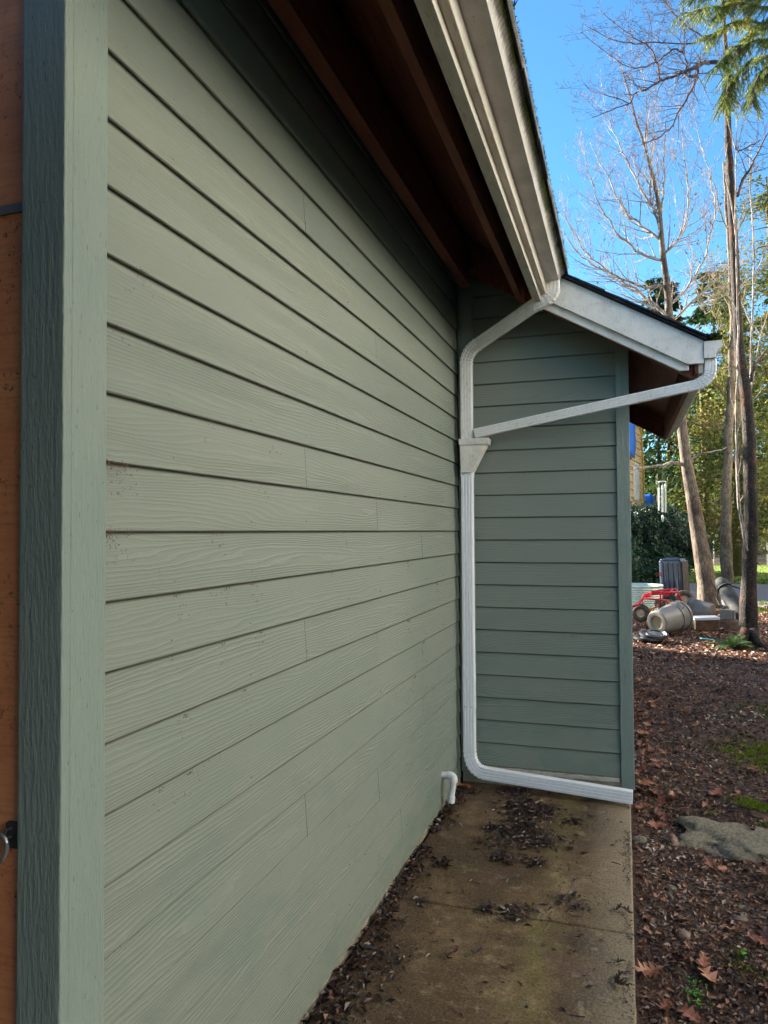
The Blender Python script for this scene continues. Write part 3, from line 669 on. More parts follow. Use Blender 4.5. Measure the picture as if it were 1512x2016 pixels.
# lower run and ground extension
LD = pipe([(DSX, YD, 2.075), (DSX, YD, .22)], 'lower_downspout', M['spoutc'], HB)
pipe([(DSX, YD, 2.078), (DSX, YD, 2.03)], 'coupling', M['spoutc'], LD, [1.05, 1.05])
pipe([(DSX, YD, .80), (DSX, YD, .50)], 'coupling', M['spoutc'], LD, [1.035, 1.035])
pipe(bend((DSX, YD, .235), (DSX+.003, YD, .098), (-.87, YD-.003, .094), 18), 'elbow', M['spoutc'], LD, crimps(19))
pipe([(-.90, YD-.003, .095), (.028, YD-.075, .060)], 'ground_extension', M['spoutc'], LD, [1, 1])
for z_ in (2.05, .52):
    for x_ in (-1.006, -.962): b = MB(); b.tube([(x_, YD-.026, z_), (x_, YD-.0315, z_)], .004, 6); b.build('screw', M['steel'], LD)
# PVC drain elbow out of the wall
PV = thing('drain_pipe', 'short white plastic elbow pipe poking out low on the green wall', 'pipe', (-1.03, 4.34, .1))
b = MB(); b.tube([(-1.07, 4.345, .198), (-1.02, 4.345, .200)], .021, 14); b.tube(bend((-1.03, 4.345, .200), (-.990, 4.342, .206), (-.992, 4.33, .165), 10), .0245, 14); b.build('elbow', M['pvc'], PV, smooth='auto')
b = MB(); b.tube([(-.992, 4.332, .175), (-1.006, 4.315, .06)], .0185, 14); b.build('pipe', M['pvc'], PV, smooth='auto')
b = MB(); b.tube([(-1.003, 4.318, .088), (-1.007, 4.313, .05)], .023, 14); b.build('coupling', M['pvc'], PV, smooth='auto')

# ================================================================== litter
def flake(b, p, L_, W_, yaw, tilt, roll, r, curl=.25):
    m_ = Matrix.Rotation(yaw, 3, 'Z') @ Matrix.Rotation(tilt, 3, 'Y') @ Matrix.Rotation(roll, 3, 'X')
    pts = [(-L_/2, 0, 0), (0, -W_/2, curl*W_), (L_/2, 0, 0), (0, W_/2, curl*W_)]
    q = [Vector(p)+m_ @ Vector(t) for t in pts]; n = len(b.v); b.v += [tuple(t) for t in q]; b.face((n, n+1, n+2), r); b.face((n, n+2, n+3), r)
b = MB(); rr = random.Random(100)
for i in range(62000):
    y = 1.9+13.5*rr.random()**1.7; x = rr.uniform(.03, min(.25*y+.8, 4.2)) 
    if x < .035: continue
    r = rr.random(); r = min(1, max(0, r+.35*noise.noise((x*1.8, y*1.8, 3))))
    L_ = rr.uniform(.008, .034)*(1+.06*y); W_ = L_*rr.uniform(.15, .65)
    z = gz(x, y)+rr.uniform(.0, .012)
    flake(b, (x, y, z), L_, W_, rr.uniform(0, 6.28), rr.gauss(0, .35), rr.gauss(0, .5), r)
kind(b.build('leaf_litter', M['litter']), 'stuff', 'dark brown broken leaf litter and bark chips', 'leaf litter')
def oak(b, p, L_, yaw, tilt, roll, r, curl=.3, q_=random.Random(6)):
    m_ = Matrix.Rotation(yaw, 3, 'Z') @ Matrix.Rotation(tilt, 3, 'Y') @ Matrix.Rotation(roll, 3, 'X'); n = len(b.v); N = 7
    prof = [(0, .01), (.08, .04), (.18, .20), (.26, .09), (.36, .34), (.44, .10), (.54, .42), (.64, .10), (.72, .30), (.80, .08), (.88, .14), (1, .0)]
    k1, k2, ws = q_.uniform(-.5, .5), q_.uniform(0, 3), q_.uniform(.65, 1.15)
    prof = [(t, w_*ws*(q_.uniform(.6, 1.25) if 0 < t < 1 else 1)) for t, w_ in prof]
    for (t, w_) in prof:
        zz = curl*L_*(t-.5)**2+.06*L_*math.sin(t*7+k2); sw = .08 if w_ > .12 else 0
        for s_ in (-1, 0, 1): b.v.append(tuple(Vector(p)+m_ @ Vector(((t-.5+abs(s_)*sw)*L_, (s_*w_*(1+.3*s_*k1)+.35*k1*(t-.5)**2)*L_, zz+abs(s_)*w_*L_*curl*1.2))))
    for i in range(len(prof)-1):
        a = n+i*3
        b.face((a, a+1, a+4, a+3), r); b.face((a+1, a+2, a+5, a+4), r)
b = MB(); rr = random.Random(42)
sp_ = [(1480, 1395, .14), (1410, 1560, .20), (1290, 1540, .10), (1265, 1560, .12), (1255, 1410, .14), (1275, 1405, .12), (1268, 1840, .08), (1280, 1920, .14), (1262, 1915, .12), (1385, 1900, .16), (1400, 1925, .17), (1355, 1890, .1), (1450, 1835, .12), (1480, 1845, .12), (1310, 1990, .13), (1360, 2000, .15), (1345, 1815, .1), (1475, 1515, .17), (1350, 1512, .09), (1300, 1775, .08), (1430, 1300, .14), (1495, 1660, .1), (1320, 1880, .06), (1500, 1850, .12), (1330, 1350, .12), (1262, 1470, .13), (1268, 1445, .13)]
for px, py, L_ in sp_:
    g_ = gnd(px, py); x, y = g_.x, g_.y
    oak(b, (max(x, .07), y, gz(x, y)+.020), L_*.82, rr.uniform(0, 6.28), rr.gauss(0, .12), rr.gauss(0, .2), rr.uniform(.35, 1), rr.uniform(.1, .5))
for i in range(330):
    y = 2.3+12*rr.random()**1.2; x = rr.uniform(.07, .22*y+.4)
    if i < 120: x = .06+abs(rr.gauss(0, .13)); y = rr.uniform(4.6, 9)
    oak(b, (x, y, gz(x, y)+.016), rr.uniform(.05, .12), rr.uniform(0, 6.28), rr.gauss(0, .25), rr.gauss(0, .3), rr.random(), rr.uniform(.1, .7))
kind(b.build('fallen_leaves', M['bigleaf'], smooth=False), 'stuff', 'orange brown lobed leaves lying on the earth', 'fallen leaves')
b = MB()
def pebble(b, p, s, r, q=None):
    q = q or rr; n = len(b.v); e = Matrix.Rotation(q.uniform(0, 6.28), 3, 'Z') @ Matrix.Diagonal((s, s*q.uniform(.5, .9), s*q.uniform(.35, .6))); k = 6
    b.v.append(tuple(Vector(p)+e @ Vector((0, 0, 1))))
    for ring_, (zz, rr_) in enumerate(((.5, .85), (-.3, .95))):
        for i in range(k): a = 6.283*(i+ring_*.5)/k; j = q.uniform(.8, 1.1); b.v.append(tuple(Vector(p)+e @ Vector((rr_*j*math.cos(a), rr_*j*math.sin(a), zz))))
    for i in range(k): b.face((n, n+1+i, n+1+(i+1) % k), r)
    for i in range(k): b.face((n+1+i, n+1+k+i, n+1+k+(i+1) % k, n+1+(i+1) % k), r)
for i in range(3200):
    y = 2+11*rr.random()**1.5; x = rr.uniform(.04, .25*y+.5); 
    if noise.noise((x*1.3, y*1.3, 9)) < rr.uniform(-.35, .35): continue
    pebble(b, (x, y, gz(x, y)+.004), rr.uniform(.004, .013)*(1+y*.03), rr.random())
kind(b.build('pebbles', M['pebble'], smooth=False), 'stuff', 'small grey and brown pebbles mixed in the leaf litter', 'pebbles')
def stone(name, px, py, s, sq, label, mat, seed, yaw=0, sub=.16, rough=0):
    g_ = gnd(px, py); q = random.Random(seed); b = MB(); n = 18 if not rough else 72; k = 10 if not rough else 36
    for i in range(k+1):
        th = math.pi*i/k
        for j in range(n):
            ph = 2*math.pi*j/n; d = Vector((math.sin(th)*math.cos(ph), math.sin(th)*math.sin(ph), math.cos(th)))
            f = 1+sub*noise.noise(d*1.6+Vector((seed, 0, 0)))*1.6+sub*.4*noise.noise(d*5+Vector((seed, 3, 0)))+rough*noise.noise(d*9)+rough*noise.noise(d*22)+rough*.6*noise.noise(d*48)
            b.v.append(tuple(Matrix.Rotation(yaw, 3, 'Z') @ Vector((d.x*s*f, d.y*s*sq[0]*f, d.z*s*sq[1]*f))))
    for i in range(k):
        for j in range(n): a = i*n+j; c = i*n+(j+1) % n; b.face((a, c, c+n, a+n))
    o = b.build(name, mat, smooth=True); o.location = (g_.x, g_.y, gz(g_.x, g_.y)+s*sq[1]*(.35 if not rough else -.30))
    return tag(o, label, 'stone')
stone('stone', 1322, 1650, .042, (.8, .75), 'tan wedge shaped stone on the leaf litter right of the path', M['stone'], 3, .6, .5)
stone('stone', 1458, 1808, .034, (.45, .38), 'smooth oblong pinkish stone furthest right on the litter', M['stone'], 5, .1, .08)
stone('stone', 1462, 1785, .028, (.4, .35), 'thin grey oblong stone just beyond the pinkish one', M['rock'], 6, .1, .1)
stone('stone', 1345, 1842, .034, (.75, .6), 'rounded brown stone by the pale lobed leaf', M['stone'], 8, -.7, .15)
stone('stone', 1322, 1748, .024, (.8, .7), 'small round mauve grey stone near the path edge', M['rock'], 9, .3, .15)
stone('stone', 1318, 1765, .026, (.4, .45), 'narrow pale stone lying aslant beside the round one', M['rock'], 12, 2.2, .2)
stone('stone', 1260, 1655, .038, (.7, .6), 'squarish grey stone touching the path edge', M['rock'], 14, .3, .3)
stone('boulder', 1445, 1648, .33, (.80, .24), 'broad pale flat rock breaking through the leaf litter', M['rock'], 20, -.35, .26, rough=.05)
stone('boulder', 1285, 1278, .42, (.45, .09), 'low grey rocky hump in shadow near the black lids', M['woodb'], 22, .1, .3, rough=.07)
stone('boulder', 1505, 1596, .17, (.6, .26), 'dark mossy rock behind the pale flat rock', M['woodb'], 24, .2, .4, rough=.1)
# moss mats
b = MB(); rr = random.Random(60)
for (px, py, sx, sy, n) in [(1500, 1590, .12, .08, 3500), (1470, 1470, .22, .25, 3000), (1512, 1490, .22, .28, 7000), (1512, 1400, .25, .4, 3000), (1490, 1890, .10, .1, 700), (1290, 1575, .03, .03, 40), (1400, 1595, .04, .04, 60), (1505, 1620, .05, .04, 200)]:
    g_ = gnd(px, py)
    for i in range(n):
        x = g_.x+rr.gauss(0, sx*.6); y = g_.y+rr.gauss(0, sy*.6); z = gz(x, y)+.004+(.04 if 1585 < py < 1600 and px > 1490 else 0); l_ = rr.uniform(.008, .02); a = rr.uniform(0, 6.3)
        if noise.noise((x*9, y*9, 4)) < rr.uniform(-.4, .2): continue
        b.tri((x-.003*math.cos(a), y-.003*math.sin(a), z), (x+.003*math.cos(a), y+.003*math.sin(a), z), (x+rr.gauss(0, .006), y+rr.gauss(0, .006), z+l_*.8), .55+.45*rr.random())
kind(b.build('moss_patches', M['moss']), 'stuff', 'bright green moss patches on the earth', 'moss')
# weed
def weed(px, py, label, n, s, seed):
    g_ = gnd(px, py); q = random.Random(seed); W = thing('weed', label, 'plant', (g_.x, g_.y, gz(g_.x, g_.y)))
    b = MB(); st = MB()
    for i in range(n):
        bx = g_.x+q.gauss(0, s*.5); by = g_.y+q.gauss(0, s); hz = gz(g_.x, g_.y)+q.uniform(.01, .035)
        st.tube([(bx, by, hz-.03), (bx, by, hz)], .0008, 3)
        flake(b, (bx, by, hz), q.uniform(.012, .024), q.uniform(.008, .015), q.uniform(0, 6.28), q.gauss(0, .4), q.gauss(0, .4), q.random())
    b.build('leaves', M['weed'], W); st.build('stems', M['weed'], W)
weed(1370, 1955, 'bright green weed seedling low on the litter nearest the camera', 46, .05, 2)
weed(1467, 1885, 'lone dark green sprig beside the mossy shadow', 7, .012, 3)

# debris on the slab
b = MB(); rr = random.Random(9)
def sl(px, py): g_ = gnd(px, py, 0); return g_.x, g_.y
cl = [(1030, 1590, .16, .10, 420), (1060, 1600, .10, .07, 260), (1010, 1560, .10, .05, 140), (1150, 1560, .20, .035, 420), (1060, 1545, .2, .03, 170), (1020, 1640, .12, .09, 340), (1040, 1655, .08, .06, 160), (965, 1630, .03, .03, 40),
      (985, 1690, .06, .03, 60), (1050, 1700, .07, .03, 60), (1130, 1620, .05, .03, 45), (870, 1700, .05, .03, 50), (1010, 1800, .08, .05, 70), (960, 1790, .04, .03, 40), (830, 1780, .02, .02, 15), (1100, 1555, .25, .04, 260), (1190, 1570, .10, .03, 160), (930, 1560, .06, .03, 30), (960, 1660, .1, .06, 40), (760, 1900, .10, .08, 50), (700, 1960, .10, .08, 50), (1080, 1660, .1, .05, 60), (1120, 1780, .1, .08, 40)]
for (px, py, sx, sy, n) in cl:
    x0, y0 = sl(px, py)
    for i in range(int(n*1.5)):
        x = x0+rr.gauss(0, sx*.5); y = y0+rr.gauss(0, sy)
        if x > 0 or x < -1.03 or y > 4.84: continue
        flake(b, (x, y, rr.uniform(.002, .012)), rr.uniform(.01, .045), rr.uniform(.004, .018), rr.uniform(0, 6.28), rr.gauss(0, .25), rr.gauss(0, .4), rr.random()**1.3*.85, .3)
for i in range(1250):                       # drift along the wall foot
    y = 1.6+3.1*rr.random(); wd = .035+.025*noise.noise((y*4, 0, 0))+(.02 if y < 3.6 else 0)
    if noise.noise((y*2.7, 3, 0)) < -.28 and y > 3: continue
    x = -1.052+abs(rr.gauss(0, wd)); flake(b, (x, y, rr.uniform(.003, .02)), rr.uniform(.012, .045), rr.uniform(.008, .026), rr.uniform(0, 6.28), rr.gauss(0, .4), rr.gauss(0, .5), rr.random()**1.2*.9, .35)
for i in range(120):
    x = rr.uniform(-1, 0); y = rr.uniform(2, 4.7); flake(b, (x, y, .003), rr.uniform(.015, .05), rr.uniform(.004, .014), rr.uniform(0, 6.28), 0, rr.gauss(0, .3), rr.random()*.8, .2)
for px, py, L_ in [(1000, 1700, .10), (985, 1695, .09), (1235, 1800, .07), (1215, 1795, .06), (940, 1880, .07), (1222, 1945, .09), (1215, 1930, .07), (880, 1890, .05), (1120, 1675, .05), (1150, 1685, .05), (1215, 1900, .05), (1140, 1850, .04), (895, 1880, .06), (1130, 1880, .04)]:
    x, y = sl(px, py); oak(b, (x, y, .012), L_, rr.uniform(0, 6.28), rr.gauss(0, .2), rr.gauss(0, .3), rr.uniform(.2, .8), .5)
for i in range(9000):
    if i < 3500: y = 1.7+3.1*rr.random(); x = -1.04+abs(rr.gauss(0, .10))
    else:
        c_ = cl[rr.randrange(len(cl))]; x0, y0 = sl(c_[0], c_[1]); x = x0+rr.gauss(0, c_[2]*.8+.03); y = y0+rr.gauss(0, c_[3]*1.6+.03)
    if x > .005 or x < -1.05 or y > 4.85 or y < 1.5: continue
    flake(b, (x, y, rr.uniform(.001, .004)), rr.uniform(.003, .012), rr.uniform(.002, .006), rr.uniform(0, 6.28), rr.gauss(0, .3), rr.gauss(0, .3), rr.random()**1.4*.7, .2)
for i in range(900):
    x = .012-abs(rr.gauss(0, .022)); y = 2+2.8*rr.random()
    if noise.noise((y*3, 8, 0)) < -.05: continue
    flake(b, (x, y, .003), rr.uniform(.004, .016), rr.uniform(.002, .008), rr.uniform(0, 6.28), 0, rr.gauss(0, .3), rr.random()*.95, .2)
for i in range(26):
    x = rr.uniform(-.95, -.03); y = rr.uniform(2, 4.5); a = rr.uniform(0, 6.28); l_ = rr.uniform(.02, .06)
    b.tube([(x, y, .004), (x+math.cos(a)*l_, y+math.sin(a)*l_, .006)], .0018, 4, r=.3)
for i in range(6):
    x, y = sl(905-i*2, 1552); oak(b, (x+.02*i, y, .02), .05, i, .3, .4, .98, .5)
kind(b.build('wet_debris', M['wet'], smooth=False), 'stuff', 'soggy black leaf scraps on the concrete path', 'leaf debris')
b = MB()
for i in range(900):
    x = rr.gauss(-.55, .3); y = rr.uniform(1.9, 4.0); a = rr.uniform(0, 6.28); l_ = rr.uniform(.008, .018)
    if x > 0 or x < -1: continue
    dx, dy = math.cos(a)*l_, math.sin(a)*l_; nx_, ny_ = -math.sin(a)*.0007, math.cos(a)*.0007
    b.quad((x-nx_, y-ny_, .002), (x+dx-nx_, y+dy-ny_, .003), (x+dx+nx_, y+dy+ny_, .003), (x+nx_, y+ny_, .002), rr.random())
kind(b.build('fallen_needles', M['needle']), 'stuff', 'rusty conifer needles scattered over the concrete', 'needles')

# ================================================================== trees
def limb(b, pts, r0_, r1_, n=8, jit=0, q=None):
    """smooth tapered limb through pts"""
    P = [Vector(p) for p in pts]; out_ = []
    for i in range(len(P)-1):
        a = P[max(i-1, 0)]; c = P[i]; d = P[i+1]; e = P[min(i+2, len(P)-1)]
        for s in range(4):
            t = s/4; out_.append(.5*((2*c)+(d-a)*t+(2*a-5*c+4*d-e)*t*t+(3*c-a-3*d+e)*t**3))
    out_.append(P[-1]); m_ = len(out_)
    if jit: out_ = [p+Vector([q.gauss(0, jit) for _ in range(3)])*(0 if i in (0, m_-1) else 1) for i, p in enumerate(out_)]
    rad = [r0_+(r1_-r0_)*(i/(m_-1))**.85 for i in range(m_)]; b.tube(out_, rad, n)
    return out_, rad
def twigs(b, path, rad, q, dens, length, depth, up=.35, spread=1., minr=.0022, side=None):
    """sprout curved twigs on a path, recursively"""
    for i in range(1, len(path)-1):
        for _ in range(dens if isinstance(dens, int) else (int(dens)+(q.random() < dens % 1))):
            t = (path[i+1]-path[i-1]).normalized(); d = Vector([q.gauss(0, 1) for _ in range(3)]); d = (d-t*d.dot(t)).normalized()
            d = (d*spread+t*q.uniform(.4, 1.1)+Vector((0, 0, up*.5))).normalized()
            if side: d = (d+side*q.uniform(0, .8)).normalized()
            L_ = length*q.uniform(.45, 1.15)*(1-.45*i/len(path)); p = path[i]+(path[i+1]-path[i])*q.random(); r_ = max(minr, min(rad[i]*.5, length*.011)); k = 5
            pp = [p]; dd = d.copy()
            for s in range(k): dd = (dd+Vector((q.gauss(0, .13), q.gauss(0, .13), q.gauss(0, .1)+up*.22))).normalized(); pp.append(pp[-1]+dd*L_/k)
            rr_ = [r_+(minr*.55-r_)*(s/k) for s in range(k+1)]; b.tube(pp, rr_, 3 if r_ < .012 else 5, False)
            if depth > 0: twigs(b, pp, rr_, q, dens*.7 if depth == 1 else 1.0, L_*.5, depth-1, up, spread, minr)
def pxl(lst, y0, wob=0, q=None): return [at(px, py, y0+(q.gauss(0, wob) if q else 0)) for px, py in lst]

# --- leaning pale tree (base behind the grey bag), twigs fill the sky left
YA = 17.7; q = random.Random(12)
TA = thing('bare_tree', 'leaning pale barked bare tree whose crown rises over the white eave', 'tree', gnd(1395, 1197))
t = MB(); base = [(1398, 1203), (1392, 1150), (1380, 1080), (1364, 980), (1352, 915), (1345, 860), (1338, 800), (1329, 700), (1318, 620), (1313, 560), (1305, 500), (1300, 440), (1297, 400), (1286, 350), (1270, 290), (1250, 230), (1238, 180), (1222, 130)]
P = pxl(base, YA); wd = [.27, .205, .175, .145, .125, .115, .108, .095, .080, .072, .064, .056, .046, .038, .03, .022, .015, .01]
out_ = []
pp, rr_ = [], []
for i in range(len(P)-1):
    for s in range(3): f_ = s/3; pp.append(P[i].lerp(P[i+1], f_)); rr_.append(wd[i]*(1-f_)+wd[i+1]*f_)
pp.append(P[-1]); rr_.append(wd[-1]); t.tube(pp, rr_, 14)
t.build('trunk', M['barkA'], TA, smooth=True)
t = MB()
limbs = [([(1318, 628), (1290, 600), (1250, 572), (1210, 545), (1165, 520), (1130, 490), (1110, 455)], .045), ([(1313, 560), (1280, 566), (1235, 560), (1190, 535), (1150, 500), (1125, 460), (1112, 425)], .04),
         ([(1308, 515), (1270, 505), (1235, 480), (1200, 440), (1175, 390), (1158, 340), (1150, 300)], .04), ([(1300, 470), (1265, 440), (1235, 410), (1215, 370), (1195, 320), (1170, 270), (1158, 240)], .04),
         ([(1296, 420), (1275, 390), (1250, 340), (1225, 290), (1200, 230), (1188, 180)], .03), ([(1302, 420), (1308, 360), (1310, 300), (1312, 240), (1316, 180)], .03),
         ([(1308, 500), (1330, 475), (1350, 440), (1357, 380), (1352, 310), (1345, 240), (1340, 170)], .035), ([(1316, 600), (1345, 575), (1380, 520), (1400, 460), (1412, 400), (1405, 330), (1385, 250), (1370, 170)], .035),
         ([(1318, 640), (1350, 605), (1385, 570), (1415, 540), (1450, 500), (1480, 440)], .035), ([(1300, 450), (1285, 400), (1280, 340), (1290, 260), (1285, 200)], .028),
         ([(1345, 917), (1325, 912), (1300, 918), (1270, 925), (1245, 927), (1225, 930)], .05), ([(1347, 912), (1380, 895), (1410, 890), (1435, 880)], .035), ([(1270, 290), (1275, 230), (1268, 170), (1255, 110)], .02), ([(1365, 600), (1400, 590), (1440, 560)], .02)]
for i, (l_, r_) in enumerate(limbs):
    pts = pxl(l_, YA, 0); 
    dd = q.uniform(-1.2, 1.2)
    pts = [p+Vector((0, dd*j/len(pts), 0)) for j, p in enumerate(pts)]
    pa, ra = limb(t, pts, r_, .006, 6, .015, q)
    if i not in (10, 11): twigs(t, pa, ra, q, 1.2, 1.5, 2, .45, .8, .0032)
    else: twigs(t, pa[8:], ra[8:], q, .3, .5, 1, .1, .9, .004)
twigs(t, pp[34:], rr_[34:], q, 1.0, 1.7, 2, .45, .8, .0034)
t.build('branches', M['barkT'], TA, smooth=True)
b = MB()
for i in range(420):
    p = at(q.uniform(1130, 1460), q.uniform(380, 680), YA+q.uniform(-1, 1)); s = q.uniform(.015, .04); b.tri(p, p+Vector([q.gauss(0, s) for _ in range(3)]), p+Vector([q.gauss(0, s) for _ in range(3)]), .7+.3*q.random())
kind(b.build('seed_clusters', M['brush'], TA), 'stuff')

# --- straight mossy tree in the middle
YB = 25.6; q = random.Random(7)
TB = thing('bare_tree', 'straight buff trunk standing between the leaning tree and the dark trunk', 'tree', gnd(1430, 1150))
t = MB(); P = pxl([(1432, 1155), (1430, 1100), (1429, 1020), (1431, 940), (1434, 860), (1438, 780), (1441, 700), (1442, 640), (1440, 560), (1436, 480), (1430, 400), (1425, 320)], YB)
limb(t, P, .195, .04, 14, .015, q)
pass
t.build('trunk', M['barkB'], TB, smooth=True)
t = MB()
for l_, r_ in [([(1438, 790), (1415, 765), (1395, 742), (1370, 730), (1345, 722)], .06), ([(1436, 845), (1410, 842), (1385, 835), (1350, 830)], .06), ([(1442, 700), (1420, 650), (1400, 600), (1375, 560), (1350, 530)], .05), ([(1441, 640), (1465, 580), (1490, 540), (1512, 520)], .05), ([(1440, 600), (1415, 570), (1385, 545)], .05), ([(1436, 500), (1460, 440), (1475, 380), (1480, 320)], .04), ([(1434, 460), (1415, 400), (1400, 340)], .03)]:
    pa, ra = limb(t, pxl(l_, YB, .1, q), r_, .012, 6, .03, q); twigs(t, pa, ra, q, 1.0, 1.6, 1, .2, 1, .006)
t.build('branches', M['barkM'], TB, smooth=True)

# --- dark near trunk with black limbs against the sky
YR = 12.27; q = random.Random(33)
TR = thing('bare_tree', 'dark peeling trunk nearest the house on the right with black upper limbs', 'tree', gnd(1472, 1268))
t = MB(); base = [(1474, 1275), (1474, 1225), (1474, 1150), (1478, 1060), (1478, 980), (1476, 900), (1473, 830), (1467, 760), (1457, 700), (1452, 640), (1449, 560), (1445, 480), (1440, 400), (1436, 320), (1433, 250), (1432, 190), (1431, 135), (1428, 80), (1424, 0)]
P = pxl(base, YR); wd = [.165, .13, .110, .104, .10, .096, .092, .086, .078, .070, .066, .062, .058, .055, .05, .045, .038, .028, .018]
pp, rr_ = [], []
for i in range(len(P)-1):
    for s in range(4): f_ = s/4; pp.append(P[i].lerp(P[i+1], f_)+Vector((q.gauss(0, .004), 0, 0))); rr_.append((wd[i]*(1-f_)+wd[i+1]*f_)*q.uniform(.96, 1.05))
pp.append(P[-1]); rr_.append(wd[-1]); t.tube(pp, rr_, 16)
for i in range(4):
    a = i*1.5+.9; c = gnd(1474, 1270); t.tube([c+Vector((math.cos(a)*.03, math.sin(a)*.03, .22)), c+Vector((math.cos(a)*.16, math.sin(a)*.16, .05)), c+Vector((math.cos(a)*.36, math.sin(a)*.36, -.05))], [.09, .06, .02], 8)
t.build('trunk', M['barkR'], TR, smooth=True)
t = MB()
for l_, r_, dn in [([(1432, 142), (1420, 128), (1400, 122), (1378, 127), (1368, 133), (1345, 142), (1325, 152), (1300, 160), (1270, 176), (1252, 182), (1240, 203), (1215, 212), (1165, 232)], .042, .8),
               ([(1370, 131), (1374, 145), (1368, 165), (1352, 195), (1335, 222), (1322, 250), (1300, 268), (1270, 282), (1235, 290)], .026, .8), ([(1366, 150), (1350, 148), (1352, 128), (1346, 105), (1347, 60), (1345, 0)], .024, .8),
               ([(1300, 160), (1292, 120), (1278, 92), (1250, 75), (1215, 50), (1180, 20)], .016, 1.0), ([(1346, 104), (1325, 98), (1300, 118), (1265, 132), (1230, 130), (1190, 100), (1140, 60)], .015, .9), ([(1347, 48), (1320, 20), (1308, 0)], .014, 1),
               ([(1392, 78), (1350, 50), (1320, 18), (1300, -10)], .013, 1), ([(1390, 80), (1345, 86), (1290, 82), (1250, 85), (1200, 75), (1150, 50)], .012, 1), ([(1245, 205), (1200, 190), (1165, 180), (1150, 165)], .008, 1),
               ([(1452, 385), (1462, 355), (1478, 330), (1492, 300), (1512, 262), (1530, 240)], .030, .6), ([(1478, 752), (1485, 720), (1500, 700), (1520, 680)], .03, .5), ([(1450, 300), (1480, 285), (1500, 275)], .014, .8), ([(1436, 205), (1450, 200), (1458, 212), (1468, 210)], .02, .6)]:
    pa, ra = limb(t, pxl(l_, YR, .08, q), r_, .005, 6, .006, q); twigs(t, pa, ra, q, dn*1.35, .75, 2, .05, 1, .0027, None)
t.build('branches', M['barkD'], TR, smooth=True)
# --- pale saplings climbing beside it
def sapling(label, stems, y0, seed):
    q = random.Random(seed); S = thing('sapling', label, 'tree', at(stems[0][0][0][0], stems[0][0][0][1], y0)); t = MB()
    for i, (l_, r_) in enumerate(stems):
        pa, ra = limb(t, pxl(l_, y0, .02, q), r_, .006, 6, .003, q)
        if i == 0: t.build('trunk', M['barkT'], S, smooth=True); t = MB()
        twigs(t, pa[4:], ra[4:], q, .35, .6, 1, .5, .7, .0028)
    t.build('branches', M['barkT'], S, smooth=True)
sapling('thin pale sapling pressed against the dark trunk', [([(1470, 1085), (1463, 1040), (1454, 980), (1451, 900), (1450, 820), (1452, 740), (1454, 660), (1452, 580), (1450, 500), (1448, 420), (1449, 340), (1450, 260), (1449, 180)], .03), ([(1450, 470), (1440, 400), (1428, 340), (1432, 280)], .014), ([(1449, 295), (1440, 262), (1429, 225)], .012), ([(1452, 640), (1446, 600), (1400, 540)], .01), ([(1451, 300), (1458, 270), (1462, 245)], .010)], YR-.12, 3)
sapling('pale slender sapling at the right edge behind the dark limb', [([(1476, 1080), (1478, 900), (1478, 750), (1480, 650), (1483, 560), (1484, 480), (1479, 400), (1476, 330), (1478, 280)], .028), ([(1478, 770), (1492, 690), (1504, 640), (1520, 590)], .02), ([(1483, 560), (1500, 510), (1512, 480)], .016), ([(1480, 640), (1462, 600), (1440, 560)], .014)], 14.5, 4)

